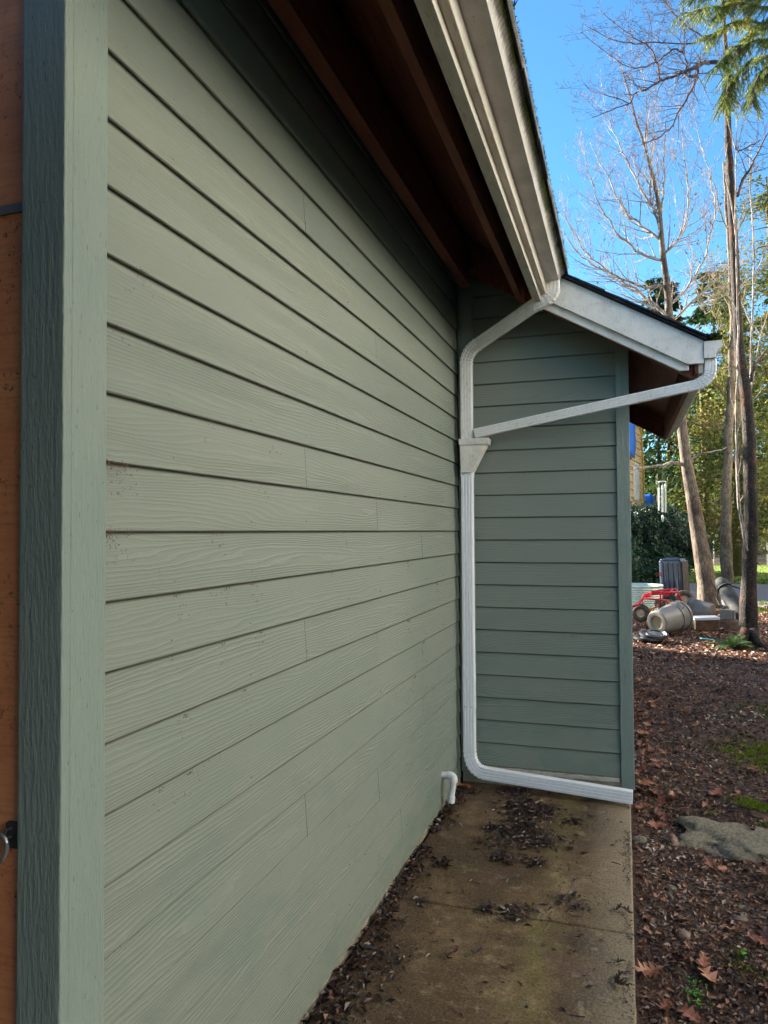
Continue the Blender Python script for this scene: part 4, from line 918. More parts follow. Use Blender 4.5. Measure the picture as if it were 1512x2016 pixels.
# --- leafy masses
def leafcloud(b, c, rad, n, s, q, shape=1.0, gap=.0, aspect=.45, nsd=1.3, base=.0):
    c = Vector(c)
    for i in range(n):
        while True:
            d = Vector((q.uniform(-1, 1), q.uniform(-1, 1), q.uniform(-1, 1)))
            if d.length <= 1: break
        d = d*(d.length**-.35 if d.length > .05 else 1)
        p = c+Vector((d.x*rad[0], d.y*rad[1], d.z*rad[2]))
        nz_ = noise.noise(p*nsd)
        if nz_ < gap+q.uniform(-.15, .15): continue
        u = Vector([q.gauss(0, 1) for _ in range(3)]).normalized(); v = u.orthogonal().normalized()
        ss = s*q.uniform(.5, 1.4); r = min(1, max(0, base+.45+nz_*.5+q.gauss(0, .2)))
        b.quad(p, p+u*ss*.5+v*ss*aspect*.5, p+u*ss, p+u*ss*.5-v*ss*aspect*.5, r)
def conifer(name, label, cat, x, y, h_, w_, seed, mat=M['forest'], bark=M['barkF'], n=3600, s=.34, bare=.25, group=None, tr=.16):
    q = random.Random(seed); T = thing(name, label, cat, (x, y, -.05), group)
    t = MB(); t.tube([(x, y, -.1), (x+q.gauss(0, .1), y, h_*.5), (x+q.gauss(0, .15), y, h_)], [tr, tr*.6, .02], 8); 
    b = MB(); whorls = int(h_*1.7)
    for i in range(whorls):
        f = bare+(1-bare)*(i+q.random())/whorls; z = h_*f; L0 = w_*(1-f)**.75*q.uniform(.7, 1.15)+.25
        for k in range(q.randint(4, 6)):
            a = q.uniform(0, 6.28); L_ = L0*q.uniform(.6, 1.15); d = Vector((math.cos(a), math.sin(a), 0)); pts = [Vector((x, y, z))]
            for s_ in range(1, 5): pts.append(Vector((x, y, z))+d*L_*s_/4+Vector((0, 0, L_*(.10*s_/4-.32*(s_/4)**2))))
            t.tube(pts, [.03, .022, .016, .01, .005], 3, False)
            m_ = max(4, int(n/(whorls*5)))
            for j in range(m_):
                ff = q.uniform(.15, 1); p = pts[0].lerp(pts[-1], ff); p.z += L_*.10*math.sin(ff*3.14)
                wd_ = L_*.32*(1.15-ff); sd = Vector((-d.y, d.x, 0))*q.gauss(0, wd_); p = p+sd+Vector((0, 0, -abs(q.gauss(0, .12))))
                u = (d*.6+sd.normalized()*.5+Vector((0, 0, -.45+q.gauss(0, .25)))).normalized(); v = Vector([q.gauss(0, 1) for _ in range(3)]).cross(u).normalized()
                ss = s*q.uniform(.5, 1.3); r = min(1, max(0, .35+.5*noise.noise(p*.7)+q.gauss(0, .2)))
                b.quad(p, p+u*ss*.5+v*ss*.2, p+u*ss, p+u*ss*.5-v*ss*.2, r)
    t.build('trunk', bark, T); b.build('crown', mat, T); return T
def copy_tree(o, loc, rz, sc, label, group):
    c = o.copy(); COL.objects.link(c); c.location = loc; c.rotation_euler.z = rz; c.scale = (sc, sc, sc*1.0); c['label'] = label; c['group'] = group
    for ch in o.children:
        d = ch.copy(); COL.objects.link(d); d.parent = c
    return c
GF = 'conifers in the wood beyond the fence'
lab = ['tall thin conifer', 'bushy conifer', 'dark conifer', 'pale green conifer']
pr = [conifer('forest_conifer', 'tall dark conifer right behind the yellow house gable', 'tree', 2.2, 52, 19, 3.0, 1, group=GF, n=3600, s=.40, bare=.30),
      conifer('forest_conifer', 'broad yellow green conifer behind the wind chimes', 'tree', 4.3, 48, 13, 3.4, 2, group=GF, n=4200, s=.42, bare=.10),
      conifer('forest_conifer', 'dense dark conifer standing between the two pale trunks', 'tree', 6.2, 46, 15, 3.4, 3, group=GF, n=4600, s=.42, bare=.06)]
desc = ['slim', 'broad', 'dense', 'ragged', 'short', 'tall']
plc = [(3.1, 56, 0, .95, 'slim high crowned conifer left of the wind chimes'), (7.4, 52, 2, 1.05, 'tall dense conifer behind the straight buff trunk'), (8.8, 47, 1, 1.0, 'bushy sunlit conifer behind the dark peeling trunk'), (9.2, 55, 2, 1.2, 'tallest dark conifer at the right edge of the wood'),
       (5.3, 60, 0, 1.1, 'distant thin conifer above the leaning trunk'), (1.4, 60, 0, .8, 'small far conifer beside the house corner'), (2.9, 64, 1, .9, 'far broad conifer low behind the blue tarp'), (10.8, 50, 1, 1.2, 'broad conifer cut by the right edge of the picture'), (6.9, 66, 2, 1.1, 'far dark conifer filling the gap between trunks'), (4.6, 68, 1, 1.2, 'furthest broad conifer behind the chimes')]
for i, (x, y, k, sc, lb) in enumerate(plc):
    copy_tree(pr[k], (x, y, -.05), i*1.7+.6, sc, lb, GF)
# mossy maples/firs closer in
def mossy(label, x, y, h_, w_, seed, n=5200, s=.12):
    q = random.Random(seed); T = thing('mossy_tree', label, 'tree', (x, y, -.05), 'moss hung trees beyond the drive')
    t = MB(); b = MB(); t.tube([(x, y, -.1), (x+.1, y, h_*.4), (x-.1, y, h_)], [.22, .15, .03], 9)
    t.build('trunk', M['barkM'], T, smooth=True); t = MB()
    nb = int(h_*5.5)
    for i in range(nb):
        f = .10+.88*(i+q.random())/nb; z = h_*f; a = q.uniform(0, 6.28); L_ = w_*(1-.72*f)*q.uniform(.5, 1.1)+.3; d = Vector((math.cos(a), math.sin(a), 0)); pts = [Vector((x, y, z))]; dd = d+Vector((0, 0, .35))
        for s_ in range(6): dd = (dd+Vector((q.gauss(0, .16), q.gauss(0, .16), -.13+q.gauss(0, .08)))).normalized(); pts.append(pts[-1]+dd*L_/6)
        rad_ = [.035, .03, .024, .018, .012, .008, .004]; t.tube(pts, rad_, 4, False); twigs(t, pts, rad_, q, .9, L_*.38, 1, -.1, 1, .006)
        for j in range(max(6, int(n/nb))):
            ff = q.random()**.8*5.99; p = pts[int(ff)].lerp(pts[int(ff)+1], ff % 1)+Vector([q.gauss(0, .14+.05*ff) for _ in range(3)])
            nz_ = noise.noise(p*.9); 
            if nz_ < q.uniform(-.45, .0): continue
            u = Vector((q.gauss(0, 1), q.gauss(0, 1), q.gauss(-.5, .7))).normalized(); v = u.orthogonal().normalized(); ss = s*q.uniform(.5, 1.5)
            b.quad(p, p+u*ss*.5+v*ss*.24, p+u*ss, p+u*ss*.5-v*ss*.24, min(1, max(0, .5+.5*noise.noise(p*.55+Vector((9, 0, 0)))+q.gauss(0, .22))))
    t.build('branches', M['barkM'], T); b.build('crown', M['mossf'], T)
mossy('olive moss hung tree filling the gap right of the bay gutter', 4.05, 30, 12.0, 2.7, 5, 13000, .15)
mossy('tall golden mossy tree behind the dark trunk at the right edge', 5.6, 31.5, 15.5, 3.0, 6, 15000, .15)
mossy('lower mossy tree between the leaning and the straight trunk', 3.2, 33, 8.6, 2.2, 8, 8000, .15)
mossy('far mossy tree touching the right edge of the picture', 7.2, 36, 15.5, 3.4, 9, 12000, .17)

# drooping fir boughs coming in at the upper right from a tree outside the frame
FX, FY = 3.05, 9.6; q = random.Random(19)
TF = thing('fir_tree', 'fir whose drooping yellow green boughs hang into the upper right corner', 'tree', (FX, FY, -.05))
t = MB(); t.tube([(FX, FY, -.1), (FX+.05, FY, 5), (FX, FY, 13)], [.2, .15, .04], 12); t.build('trunk', M['barkF'], TF, smooth=True)
t = MB(); b = MB()
def bough(pts, dens, tl, droop=.5):
    pa, ra = limb(t, pts, .022, .004, 6, .01, q)
    for i in range(2, len(pa)-1):
        for _ in range(dens):
            tt = (pa[i+1]-pa[i]).normalized(); sd = Vector((-tt.y, tt.x, 0)).normalized()*q.choice([-1, 1]); d = (sd*q.uniform(.4, 1)+tt*q.uniform(.3, .9)+Vector((0, 0, -droop*q.uniform(.3, 1.4)))).normalized()
            L_ = tl*q.uniform(.5, 1.2); p = pa[i].lerp(pa[i+1], q.random()); tw = [p]
            for s_ in range(5): d = (d+Vector((q.gauss(0, .08), q.gauss(0, .08), -.13))).normalized(); tw.append(tw[-1]+d*L_/5)
            t.tube(tw, [.004, .003, .003, .002, .002, .001], 3, False); rbase = min(1, max(0, .45+.6*noise.noise(p*1.8)+q.gauss(0, .12)))
            for s_ in range(5):
                for _k in range(11):
                    pp_ = tw[s_].lerp(tw[s_+1], q.random()); dd = (tw[s_+1]-tw[s_]).normalized(); nd = Vector([q.gauss(0, 1) for _ in range(3)]); nd = (nd-nd.dot(dd)*dd).normalized()
                    u = (nd*.75+dd*.7+Vector((0, 0, -.15))).normalized(); v = dd.cross(nd); l_ = q.uniform(.018, .034)
                    b.quad(pp_-v*.0018, pp_+u*l_-v*.0012, pp_+u*l_+v*.0012, pp_+v*.0018, min(1, max(0, rbase+q.gauss(0, .1))))
for l_, dn in [([(1560, 30), (1500, 12), (1460, 8), (1420, 14), (1380, 18), (1345, 26)], 6), ([(1570, 60), (1520, 50), (1470, 40), (1430, 50), (1395, 70)], 7), ([(1580, 90), (1530, 80), (1480, 80), (1440, 100), (1410, 130)], 8),
               ([(1580, 120), (1530, 110), (1490, 115), (1450, 150), (1425, 200)], 8), ([(1560, -30), (1500, -30), (1450, -25), (1400, -15), (1365, -5)], 6), ([(1590, 150), (1540, 135), (1500, 140), (1485, 170), (1480, 200)], 6), ([(1600, 20), (1550, 20), (1512, 40), (1480, 60), (1460, 90)], 8), ([(1600, 140), (1560, 120), (1525, 135), (1505, 165)], 7), ([(1460, 90), (1440, 130), (1432, 170), (1430, 205)], 6), ([(1540, -10), (1490, -5), (1440, 0), (1410, 30)], 7)]:
    bough(pxl(l_, FY-.3, .15, q), int(dn*1.6), .26, .45)
t.build('boughs', M['barkF'], TF); b.build('needles', M['hemn'], TF)

# rhododendron beside the drive
RB = thing('rhododendron', 'large dark evergreen bush between the yellow house and the leaning tree', 'bush', (.9, 21.9, -.05)); q = random.Random(2)
b = MB(); cs = [((.0, 21.6, .75), (.9, .8, .85)), ((.8, 21.9, 1.0), (.9, .8, .95)), ((1.35, 21.9, 1.45), (.85, .7, .75)), ((.5, 22.1, 1.75), (.75, .7, .7)), ((1.75, 22.0, 1.1), (.55, .6, .55)), ((1.0, 22.2, 2.05), (.5, .5, .4)), ((.35, 21.2, .45), (.7, .5, .55)), ((-.3, 22, 1.7), (.6, .6, .7)), ((1.1, 21.4, .7), (.6, .4, .6))]
for c, rd in cs: leafcloud(b, c, rd, 4200, .105, q, gap=-.32, aspect=.42, nsd=2.2)
b.build('foliage', M['rhodo'], RB)
t = MB()
for i in range(26): a = q.uniform(0, 6.28); t.tube([(.7+q.gauss(0, .2), 21.9+q.gauss(0, .15), -.06), (.7+math.cos(a)*.5, 21.9+math.sin(a)*.3, .8), (.7+math.cos(a)*1.1, 21.9+math.sin(a)*.6, 1.7)], [.035, .025, .01], 5)
t.build('stems', M['barkF'], RB)
# brush beyond the fence
b = MB(); q = random.Random(14)
for i in range(15000):
    x = q.uniform(-3, 14); y = q.uniform(41, 46); hh = (.7+1.6*abs(noise.noise((x*.35, y*.3, 0)))+q.uniform(0, .6))*q.random()**.6*1.7
    a = Vector((q.gauss(0, .5), q.gauss(0, .3), q.uniform(.2, 1))).normalized()*q.uniform(.2, .6); w_ = Vector((q.uniform(.006, .02), 0, 0)); p = Vector((x, y, hh))
    b.quad(p, p+w_, p+a+w_*.3, p+a, q.random())
for i in range(12000):
    x = q.uniform(5.2, 14); y = q.uniform(40.6, 45); hh = q.random()**.8*(1.2+3.2*max(0, min(1, (x-5.5)/1.5)))
    a = Vector((q.gauss(0, .6), q.gauss(0, .4), q.uniform(-.1, 1))).normalized()*q.uniform(.2, .7); w_ = Vector((q.uniform(.006, .022), 0, 0)); p = Vector((x, y, hh))
    b.quad(p, p+w_, p+a+w_*.3, p+a, .4+.6*q.random())
kind(b.build('brush', M['brush']), 'stuff', 'tangle of grey brown winter brush behind the wire fence', 'brush')
b = MB()
for i in range(26000):
    x = q.uniform(-6, 18); y = q.uniform(58, 74); z = q.random()**.9*(7+2*noise.noise((x*.3, 0, 0))); u = Vector([q.gauss(0, 1) for _ in range(3)]).normalized(); v = u.orthogonal(); ss = q.uniform(.2, .55); p = Vector((x, y, z))
    b.quad(p, p+u*ss*.5+v*ss*.25, p+u*ss, p+u*ss*.5-v*ss*.25, min(1, max(0, .3+.6*noise.noise(p*.5)+q.gauss(0, .2))))
kind(b.build('undergrowth', M['forest']), 'stuff', 'green undergrowth massed deep in the far wood', 'undergrowth')
# conifers added out of view behind the camera to block south light
GB = 'added conifers blocking light behind the viewer'
for i, (x, y, sc) in enumerate([(-5, -5.5, 1.3), (-1.5, -5, 1.5), (1.2, -5.4, 1.45), (4, -5, 1.5), (6.4, -5.6, 1.4), (2.6, -7.5, 1.6), (-.2, -7.4, 1.6), (5.5, -7.6, 1.6)]):
    copy_tree(pr[2], (x, y, -.05), i*2.1, sc, 'dense unseen conifer added behind the viewer to block south light', GB)
CPT = thing('skyscreen', 'unseen added timber carport with boarded back standing behind the viewer', 'skyscreen', (-2, -2, 0))  # roof and boarding added out of view to block sky light from the south
b = MB(); b.box(-6.5, 1.6, -5.2, .72, 3.02, 3.10); b.build('roof', M['shingle'], CPT)
b = MB()
for i in range(9): b.box(-6.4+i*.98, -6.35+i*.98, -5.1, .66, 2.88, 3.018)
b.build('skyscreen_rafters', M['soffit'], CPT)
b = MB(); b.box(-6.6, -6.5, -5.2, .6, -.1, 3.0); b.box(-6.5, 1.2, -5.3, -5.2, -.1, 3.0); b.build('skyscreen_boarding', M['woodb'], CPT)
for (x, y) in ((1.45, -5), (1.45, -2.4), (-6.3, -5)): b = MB(); b.box(x, x+.1, y, y+.1, -.1, 2.88); b.build('post', M['woodb'], CPT)
BW = thing('bounce_barn', 'unseen tall cream boarded barn added on the east side to bounce sunlight onto the wall', 'barn', (12, 14, 0))  # added out of view as a sunlit bounce surface for the path wall
b = MB(); b.box(12, 19, -9, 34, -.1, 12.5)
for i in range(50): b.box(11.97, 11.999, -9, 34, .3+i*.24, .3+i*.24+.215)
b.build('wall', M['barn'], BW)
b = MB(); b.prism([(11.4, 12.4), (15.5, 15), (19.6, 12.4), (15.5, 12.9)], 'y', -9.5, 34.5); b.build('roof', M['shingle'], BW)
b = MB(); q = random.Random(88)
for i in range(15000):
    x = 7.2+q.gauss(0, .4); y = q.uniform(-8, 26); z = q.uniform(0, 2.95)+.3*noise.noise((y*.6, 0, 3)); p = Vector((x, y, z)); u = Vector([q.gauss(0, 1) for _ in range(3)]).normalized(); v = u.orthogonal(); ss = q.uniform(.15, .4)
    b.quad(p, p+u*ss*.5+v*ss*.3, p+u*ss, p+u*ss*.5-v*ss*.3, .4*q.random())
HG = thing('blocker_hedge', 'unseen dark clipped hedge added in front of the cream barn to block its low light', 'hedge', (7.2, 9, 0))  # added out of view to cut the low light under the eave
b.build('foliage', M['rhodo'], HG); b = MB(); b.box(7.0, 7.45, -8, 24, -.1, 2.75); b.build('core', M['rhodo'], HG)

# fence
FN = thing('wire_fence', 'low chain link fence with thin pale posts beyond the lawn', 'fence', (4, 39.6, 0))
for x in (-3, -.6, 1.6, 3.2, 3.45, 4.24, 6.63, 9, 11.4):
    b = MB(); b.tube([(x, 39.6, -.1), (x, 39.6, 1.12)], .03, 8); b.tube([(x, 39.6, 1.12), (x, 39.6, 1.16)], [.038, .01], 8); b.build('post', M['steel'], FN)
b = MB(); b.tube([(-3, 39.6, 1.02), (11.4, 39.6, 1.02)], .02, 6); b.build('rail', M['steel'], FN)
b = MB()
for i in range(180):
    x = -3+i*.08
    for s in (-1, 1): b.quad((x, 39.6, 0), (x+.005, 39.6, 0), (x+s*1.0+.005, 39.602, 1.0), (x+s*1.0, 39.602, 1.0), 0)
b.build('wire_mesh', M['steel'], FN)

# ================================================================== yellow house
P1 = Vector((.19, 29, 0)); P2 = Vector((.79, 33.5, 0))
P1 = Vector((-.02, 28.6, 0)); P2 = Vector((.78, 33.4, 0)); UH = (P2-P1).normalized(); NH = Vector((UH.y, -UH.x, 0)); LH = (P2-P1).length
YH = thing('yellow_house', 'tan yellow clapboard house with blue tarp on its roof seen past the bay corner', 'house', (-.4, 31, 0))
def hp(u, z, n=0): return P1+UH*u+NH*n+Vector((0, 0, z))
b = MB(); zz = .3
U0 = -3.5
while zz < 7.4:                      # lapped wall, clipped by the gable rake on its far side
    def uend(z): return LH if z < 4.0 else LH-(z-4.0)*.28
    b.quad(hp(U0, zz, .05), hp(uend(zz), zz, .05), hp(uend(zz+.3), zz+.3, .0), hp(U0, zz+.3, .0)); b.quad(hp(U0, zz, 0), hp(uend(zz), zz, 0), hp(uend(zz), zz, .05), hp(U0, zz, .05)); zz += .3
for a, c in ((U0, LH),):
    b.quad(hp(LH, 0, .0), hp(LH, 0, -6), hp(LH, 4, -6), hp(LH, 4, 0)); b.quad(hp(LH, 4, 0), hp(LH, 4, -6), hp(LH-.95, 7.5, -6), hp(LH-.95, 7.5, 0)); b.quad(hp(U0, 0, 0), hp(LH, 0, 0), hp(LH, .3, 0), hp(U0, .3, 0)); b.quad(hp(U0, 0, 0), hp(U0, 0, -6), hp(U0, 7.5, -6), hp(U0, 7.5, 0)); b.quad(hp(U0, 7.5, 0), hp(LH-.9, 7.5, 0), hp(LH-.9, 7.5, -6), hp(U0, 7.5, -6))
hw = b.build('wall', M['ysid'], YH)
b = MB()
def hbar(b, u0, z0, u1, z1, w_, n0=.035, n1=.10):
    d = Vector((u1-u0, z1-z0)).normalized(); px_, pz_ = -d.y*w_/2, d.x*w_/2; n = len(b.v)
    for nn in (n0, n1):
        for (u, z) in ((u0+px_, z0+pz_), (u0-px_, z0-pz_), (u1-px_, z1-pz_), (u1+px_, z1+pz_)): b.v.append(tuple(hp(u, z, nn)))
    for qd in ((0, 1, 2, 3), (7, 6, 5, 4), (0, 4, 5, 1), (1, 5, 6, 2), (2, 6, 7, 3), (3, 7, 4, 0)): b.face([n+i for i in qd])
hbar(b, LH, 2.2, LH, 4.0, .14, .03, .09); hbar(b, LH, 4.0, LH-.95, 7.4, .16, .03, .10); b.build('corner_board', M['ytrim'], YH)
W = MB(); hbar(W, LH-2.6, 2.95, LH-1.5, 2.95, .10); hbar(W, LH-2.6, 4.35, LH-1.5, 4.35, .10); hbar(W, LH-2.55, 2.95, LH-2.55, 4.35, .10); hbar(W, LH-1.55, 2.95, LH-1.55, 4.35, .10); hbar(W, LH-2.05, 2.95, LH-2.05, 4.35, .12)
wf = W.build('window_frame', M['wtrim'], YH); b = MB(); hbar(b, LH-2.05, 3.0, LH-2.05, 4.3, .98, .032, .05); b.build('pane', M['glass'], wf)
b = MB(); rr = random.Random(1); U_ = 14
n = len(b.v)
for i in range(U_+1):
    z = 4.5+(8.0-4.5)*i/U_
    for j in range(5): b.v.append(tuple(hp(LH-3.0-j*.9+.25*math.sin(i*.35), z, .14+.05*rr.random())))
for i in range(U_):
    for j in range(4): a = i*5+j; b.face((a, a+1, a+6, a+5))
tp = b.build('roof_tarp', M['tarp'], YH, smooth=True); tp.modifiers.new('thickness', 'SOLIDIFY').thickness = .02
# low porch roof
b = MB(); b.prism([(.0, 1.95), (.0, 2.6), (.05, 2.6), (.38, 2.10), (.38, 1.95)], 'y', 25.6, 28.4); b.build('porch_roof', M['ytrim'], YH)
b = MB(); b.prism([(-.1, 2.74), (.40, 2.125), (.40, 2.11), (-.1, 2.61)], 'y', 25.5, 28.5); b.build('porch_tarp', M['tarp'], YH)
b = MB(); b.tube(bend((.47, 25.55, 2.08), (.46, 25.55, 1.80), (.18, 25.6, 1.76), 8), .045, 8); b.tube([(.12, 25.7, 1.8), (.12, 25.7, -.05)], .07, 8); b.tube([(.42, 25.5, 2.08), (.42, 28.4, 2.08)], .06, 8); b.build('porch_gutter', M['ytrim'], YH, smooth=True)
b = MB(); b.tube([(.20, 26, 2.40), (.20, 26, 2.62)], .06, 10); b.tube([(.20, 26, 2.60), (.20, 26, 2.66)], .10, 10); b.build('roof_vent', M['bagd'], YH)
# blue tarp over a tall stack
b = MB(); rr = random.Random(2); c = at(1271, 1000, 34); ring_ = []
for i, z in enumerate([0, .6, 1.2, 1.8, 2.4, 2.9, 3.15, 3.22]):
    for j in range(24):
        a = 6.283*j/24; rx = .36*(1+.10*math.sin(j*2.1+i*.5))*(1 if i < 7 else .55); ex = abs(math.cos(a))**.55*math.copysign(1, math.cos(a)); ey = abs(math.sin(a))**.55*math.copysign(1, math.sin(a))
        b.v.append((c.x+rx*ex, 34+rx*ey, z+.04*math.sin(j)*(i > 5)))
for i in range(7):
    for j in range(24): a = i*24+j; d = i*24+(j+1) % 24; b.face((a, d, d+24, a+24))
b.face(range(7*24, 8*24)); tag(b.build('blue_tarp', M['tarp'], smooth=True), 'bright blue tarp wrapped round a tall stack behind the dark bush', 'tarp')

# ================================================================== yard things
def axmat(o, z, x=None):
    z = Vector(z).normalized(); x = Vector(x) if x else z.orthogonal(); x = (x-z*x.dot(z)).normalized(); y = z.cross(x)
    m_ = Matrix((x, y, z)).transposed().to_4x4(); m_.translation = Vector(o); return m_
# grey bin lying on its side: base towards the camera
cb = at(1293, 1226, 13.0); ax = Vector((.50, .62, .10)).normalized(); mt = axmat(cb, ax, (0, 0, 1)) @ Matrix.Scale(.90, 4)
BN = thing('rubbish_bin', 'grey taupe round rubbish bin lying on its side with its base towards the path', 'bin', (cb.x+.2, cb.y+.3, -.05))
b = MB(); b.lathe([(.0, .035), (.125, .035), (.128, .0), (.150, .0), (.205, .0), (.218, .012), (.222, .05), (.255, .45), (.262, .60), (.275, .62), (.275, .66), (.285, .665), (.285, .70), (.272, .70), (.255, .62), (.21, .05), (0, .05)], 40, mt)
body = b.build('body', M['can'], BN, smooth='auto')
b = MB(); b.lathe([(0, .028), (.10, .028), (.118, .018), (.126, .010), (.126, .04)], 32, mt); b.build('base_recess', M['canb'], BN, smooth='auto')
b = MB(); b.lathe([(.150, -.006), (.190, -.006), (.200, .004), (.150, .004), (.150, -.006)], 36, mt); b.build('base_ring', M['can'], BN, smooth='auto')
b = MB(); b.lathe([(.2545, .455), (.268, .458), (.268, .468), (.2565, .472)], 36, mt); b.lathe([(.276, .635), (.2875, .637), (.2875, .645), (.277, .648)], 36, mt); b.build('band', M['greyp'], BN, smooth='auto')
for s in (.55, 3.7):
    b = MB(); h0 = Vector((math.cos(s)*.26, math.sin(s)*.26, .52)); tg = Vector((-math.sin(s), math.cos(s), 0)); ou = Vector((math.cos(s), math.sin(s), 0))
    b.tube([mt @ (h0-tg*.07), mt @ (h0-tg*.07+ou*.045+Vector((0, 0, .02))), mt @ (h0+tg*.07+ou*.045+Vector((0, 0, .02))), mt @ (h0+tg*.07)], .013, 8); b.build('handle', M['can'], BN, smooth=True)
b = MB()
for s in (.2, -.9):
    b.tube([mt @ Vector((math.cos(s)*(r_+.002), math.sin(s)*(r_+.002), z)) for r_, z in ((.223, .06), (.255, .44))], .004, 4)
b.build('seam', M['greyp'], BN)
# black lids
for (px, py, rd, zz, lb) in [(1278, 1258, .235, .03, 'black dished lid flat on the leaves in front of the grey bin'), (1284, 1248, .215, .085, 'smaller black lid resting tilted on the lower lid')]:
    c = gnd(px, py); c.y = 12.2; c.z = -.05+zz; mt = axmat(c, (.05, -.12, 1) if zz > .05 else (0, -.03, 1)); b = MB()
    b.lathe([(0, .025), (rd*.55, .028), (rd*.62, .008), (rd*.82, .010), (rd*.88, .035), (rd, .030), (rd*1.02, .0), (rd*.98, -.002), (rd*.85, .0), (0, -.004)], 40, mt); tag(b.build('lid', M['blackp'], smooth='auto'), lb, 'lid')
# upright ribbed container
CX = Matrix.Translation(Vector((1.12, 18.3, -.05))) @ Matrix.Rotation(R(-20), 4, 'Z') @ Matrix.Rotation(R(-2), 4, 'Y')
CT = thing('storage_box', 'tall dark ribbed plastic box stood on end behind the red wagon', 'box', (.98, 18.3, -.05))
def rbox(x0, x1, y0, y1, z0, z1, c=.05):
    return [(x0+c, y0), (x1-c, y0), (x1-c*.3, y0+c*.3), (x1, y0+c), (x1, y1-c), (x1-c, y1), (x0+c, y1), (x0, y1-c), (x0, y0+c), (x0+c*.3, y0+c*.3)]
b = MB(); b.prism(rbox(-.27, .25, -.24, .24, 0, 1), 'z', 0, 1.02, mat=CX); b.prism(rbox(-.25, .23, -.22, .22, 0, 1), 'z', 1.02, 1.06, mat=CX); b.build('shell', M['navyp'], CT, bevel=.02)
for i in range(4):
    b = MB(); x = -.185+i*.112
    b.prism([(x-.032, -.24), (x-.020, -.268), (x+.020, -.268), (x+.032, -.24)], 'z', .06, .93-.0*i, mat=CX); b.prism([(x-.032, -.24), (x-.020, -.262), (x+.020, -.262), (x+.032, -.24)], 'z', .93, .97, mat=CX)
    b.build('rib', M['navyp'], CT, bevel=.008)
b = MB(); b.box(.2505, .262, -.22, .22, .02, 1.0, CX); b.box(-.20, .26, .2405, .255, .03, 1.01, CX); b.build('side_panel', M['tyre'], CT, bevel=.01)
b = MB(); b.box(-.262, -.232, -.262, -.2405, .66, .76, CX); b.build('red_mark', M['red'], CT)
b = MB(); b.tube([CX @ Vector(v) for v in ((-.12, -.1, 1.06), (-.10, -.1, 1.085), (.12, -.1, 1.085), (.16, -.1, 1.055))], .012, 8); b.build('handle', M['blackp'], CT)
# corrugated round planter
PL = thing('corrugated_planter', 'round corrugated galvanised planter half hidden by the bay corner', 'planter', (.17, 17.2, -.05))
b = MB(); pr_ = []
for i in range(57): z = -.05+i*.0087; pr_.append((.50+.011*math.sin(i*1.15), z))
pr_ += [(.515, .452), (.515, .47), (.49, .47), (.485, .3)]; mt = Matrix.Translation((.30, 17.2, 0)); b.lathe(pr_, 48, mt); b.build('wall', M['galv'], PL, smooth=True)
b = MB(); b.lathe([(0, .36), (.3, .38), (.488, .35)], 24, mt); b.build('soil', M['woodb'], PL)
# red wagon chassis on four tyres
WG = thing('garden_wagon', 'red tubular wagon frame on four dusty tyres beside the dark box', 'wagon', (.75, 14.8, -.05))
def wheel(c, axd, rad, wd_):
    mt = axmat(c, axd); b = MB(); pr_ = []
    for i in range(17):
        a = 6.283*i/16; pr_.append((rad-wd_*.55+wd_*.55*math.cos(a), wd_*.62*math.sin(a)))
    b.lathe(pr_, 32, mt); ty = b.build('tyre', M['tyre'], WG, smooth=True)
    b = MB(); ri = rad-wd_*1.05; b.lathe([(0, wd_*.30), (ri*.35, wd_*.30), (ri*.42, wd_*.12), (ri*.8, wd_*.10), (ri*.95, wd_*.42), (ri*1.02, wd_*.46), (ri*1.02, -wd_*.46), (ri*.95, -wd_*.42), (ri*.8, -wd_*.1), (0, -wd_*.15)], 24, mt); b.build('rim', M['rim'], ty, smooth='auto')
    b = MB()
    for i in range(30):
        a = 6.283*i/30; b.box(rad-.006, rad+.004, -.008, .008, -wd_*.45, wd_*.45, mt @ Matrix.Rotation(a, 4, 'Z'))
    b.build('tread', M['tyre'], ty)
W1 = at(1262, 1207, 14.5); W2 = at(1319, 1187, 14.9); W3 = at(1298, 1193, 15.1); W4 = at(1346, 1181, 15.3)
for c, a_, rd in ((W1, (-.35, -1, .05), .165), (W2, (-.25, -1, .05), .165), (W3, (-.9, -.4, 0), .14), (W4, (.35, -1, .08), .18)): wheel(c, a_, rd, .085)
b = MB(); p = lambda x, y, yy=14.7: at(x, y, yy)
b.tube([p(1246, 1194, 14.3), p(1256, 1190, 14.4), p(1268, 1176, 14.6), p(1285, 1170), p(1310, 1167), p(1335, 1166, 14.9)], .024, 8)
b.tube([p(1262, 1184), p(1268, 1172, 14.9), p(1300, 1162, 14.9), p(1330, 1160, 15), p(1336, 1170, 15), p(1342, 1188, 15)], .020, 8)
b.tube([p(1268, 1178, 14.5), p(1290, 1180, 14.5), p(1312, 1182, 14.6), p(1318, 1194, 14.6)], .018, 8)
b.tube([p(1262, 1207, 14.55), p(1266, 1186, 14.55)], .016, 8); b.tube([p(1300, 1166, 14.9), p(1300, 1193, 15)], .016, 8)
for (x, y) in ((1280, 1173), (1300, 1171), (1320, 1166)): b.tube([p(x, y, 14.5), p(x+4, y-6, 14.95)], .016, 8)
b.tube([W1, W3], .012, 6); b.tube([W2, W4], .012, 6); b.build('frame', M['red'], WG, smooth=True)
b = MB(); b.box(-.16, .16, -.012, .012, -.03, .03, Matrix.Translation(p(1300, 1168, 14.6)) @ Matrix.Rotation(.1, 4, 'Y')); b.build('brace_plate', M['red'], WG, bevel=.004)
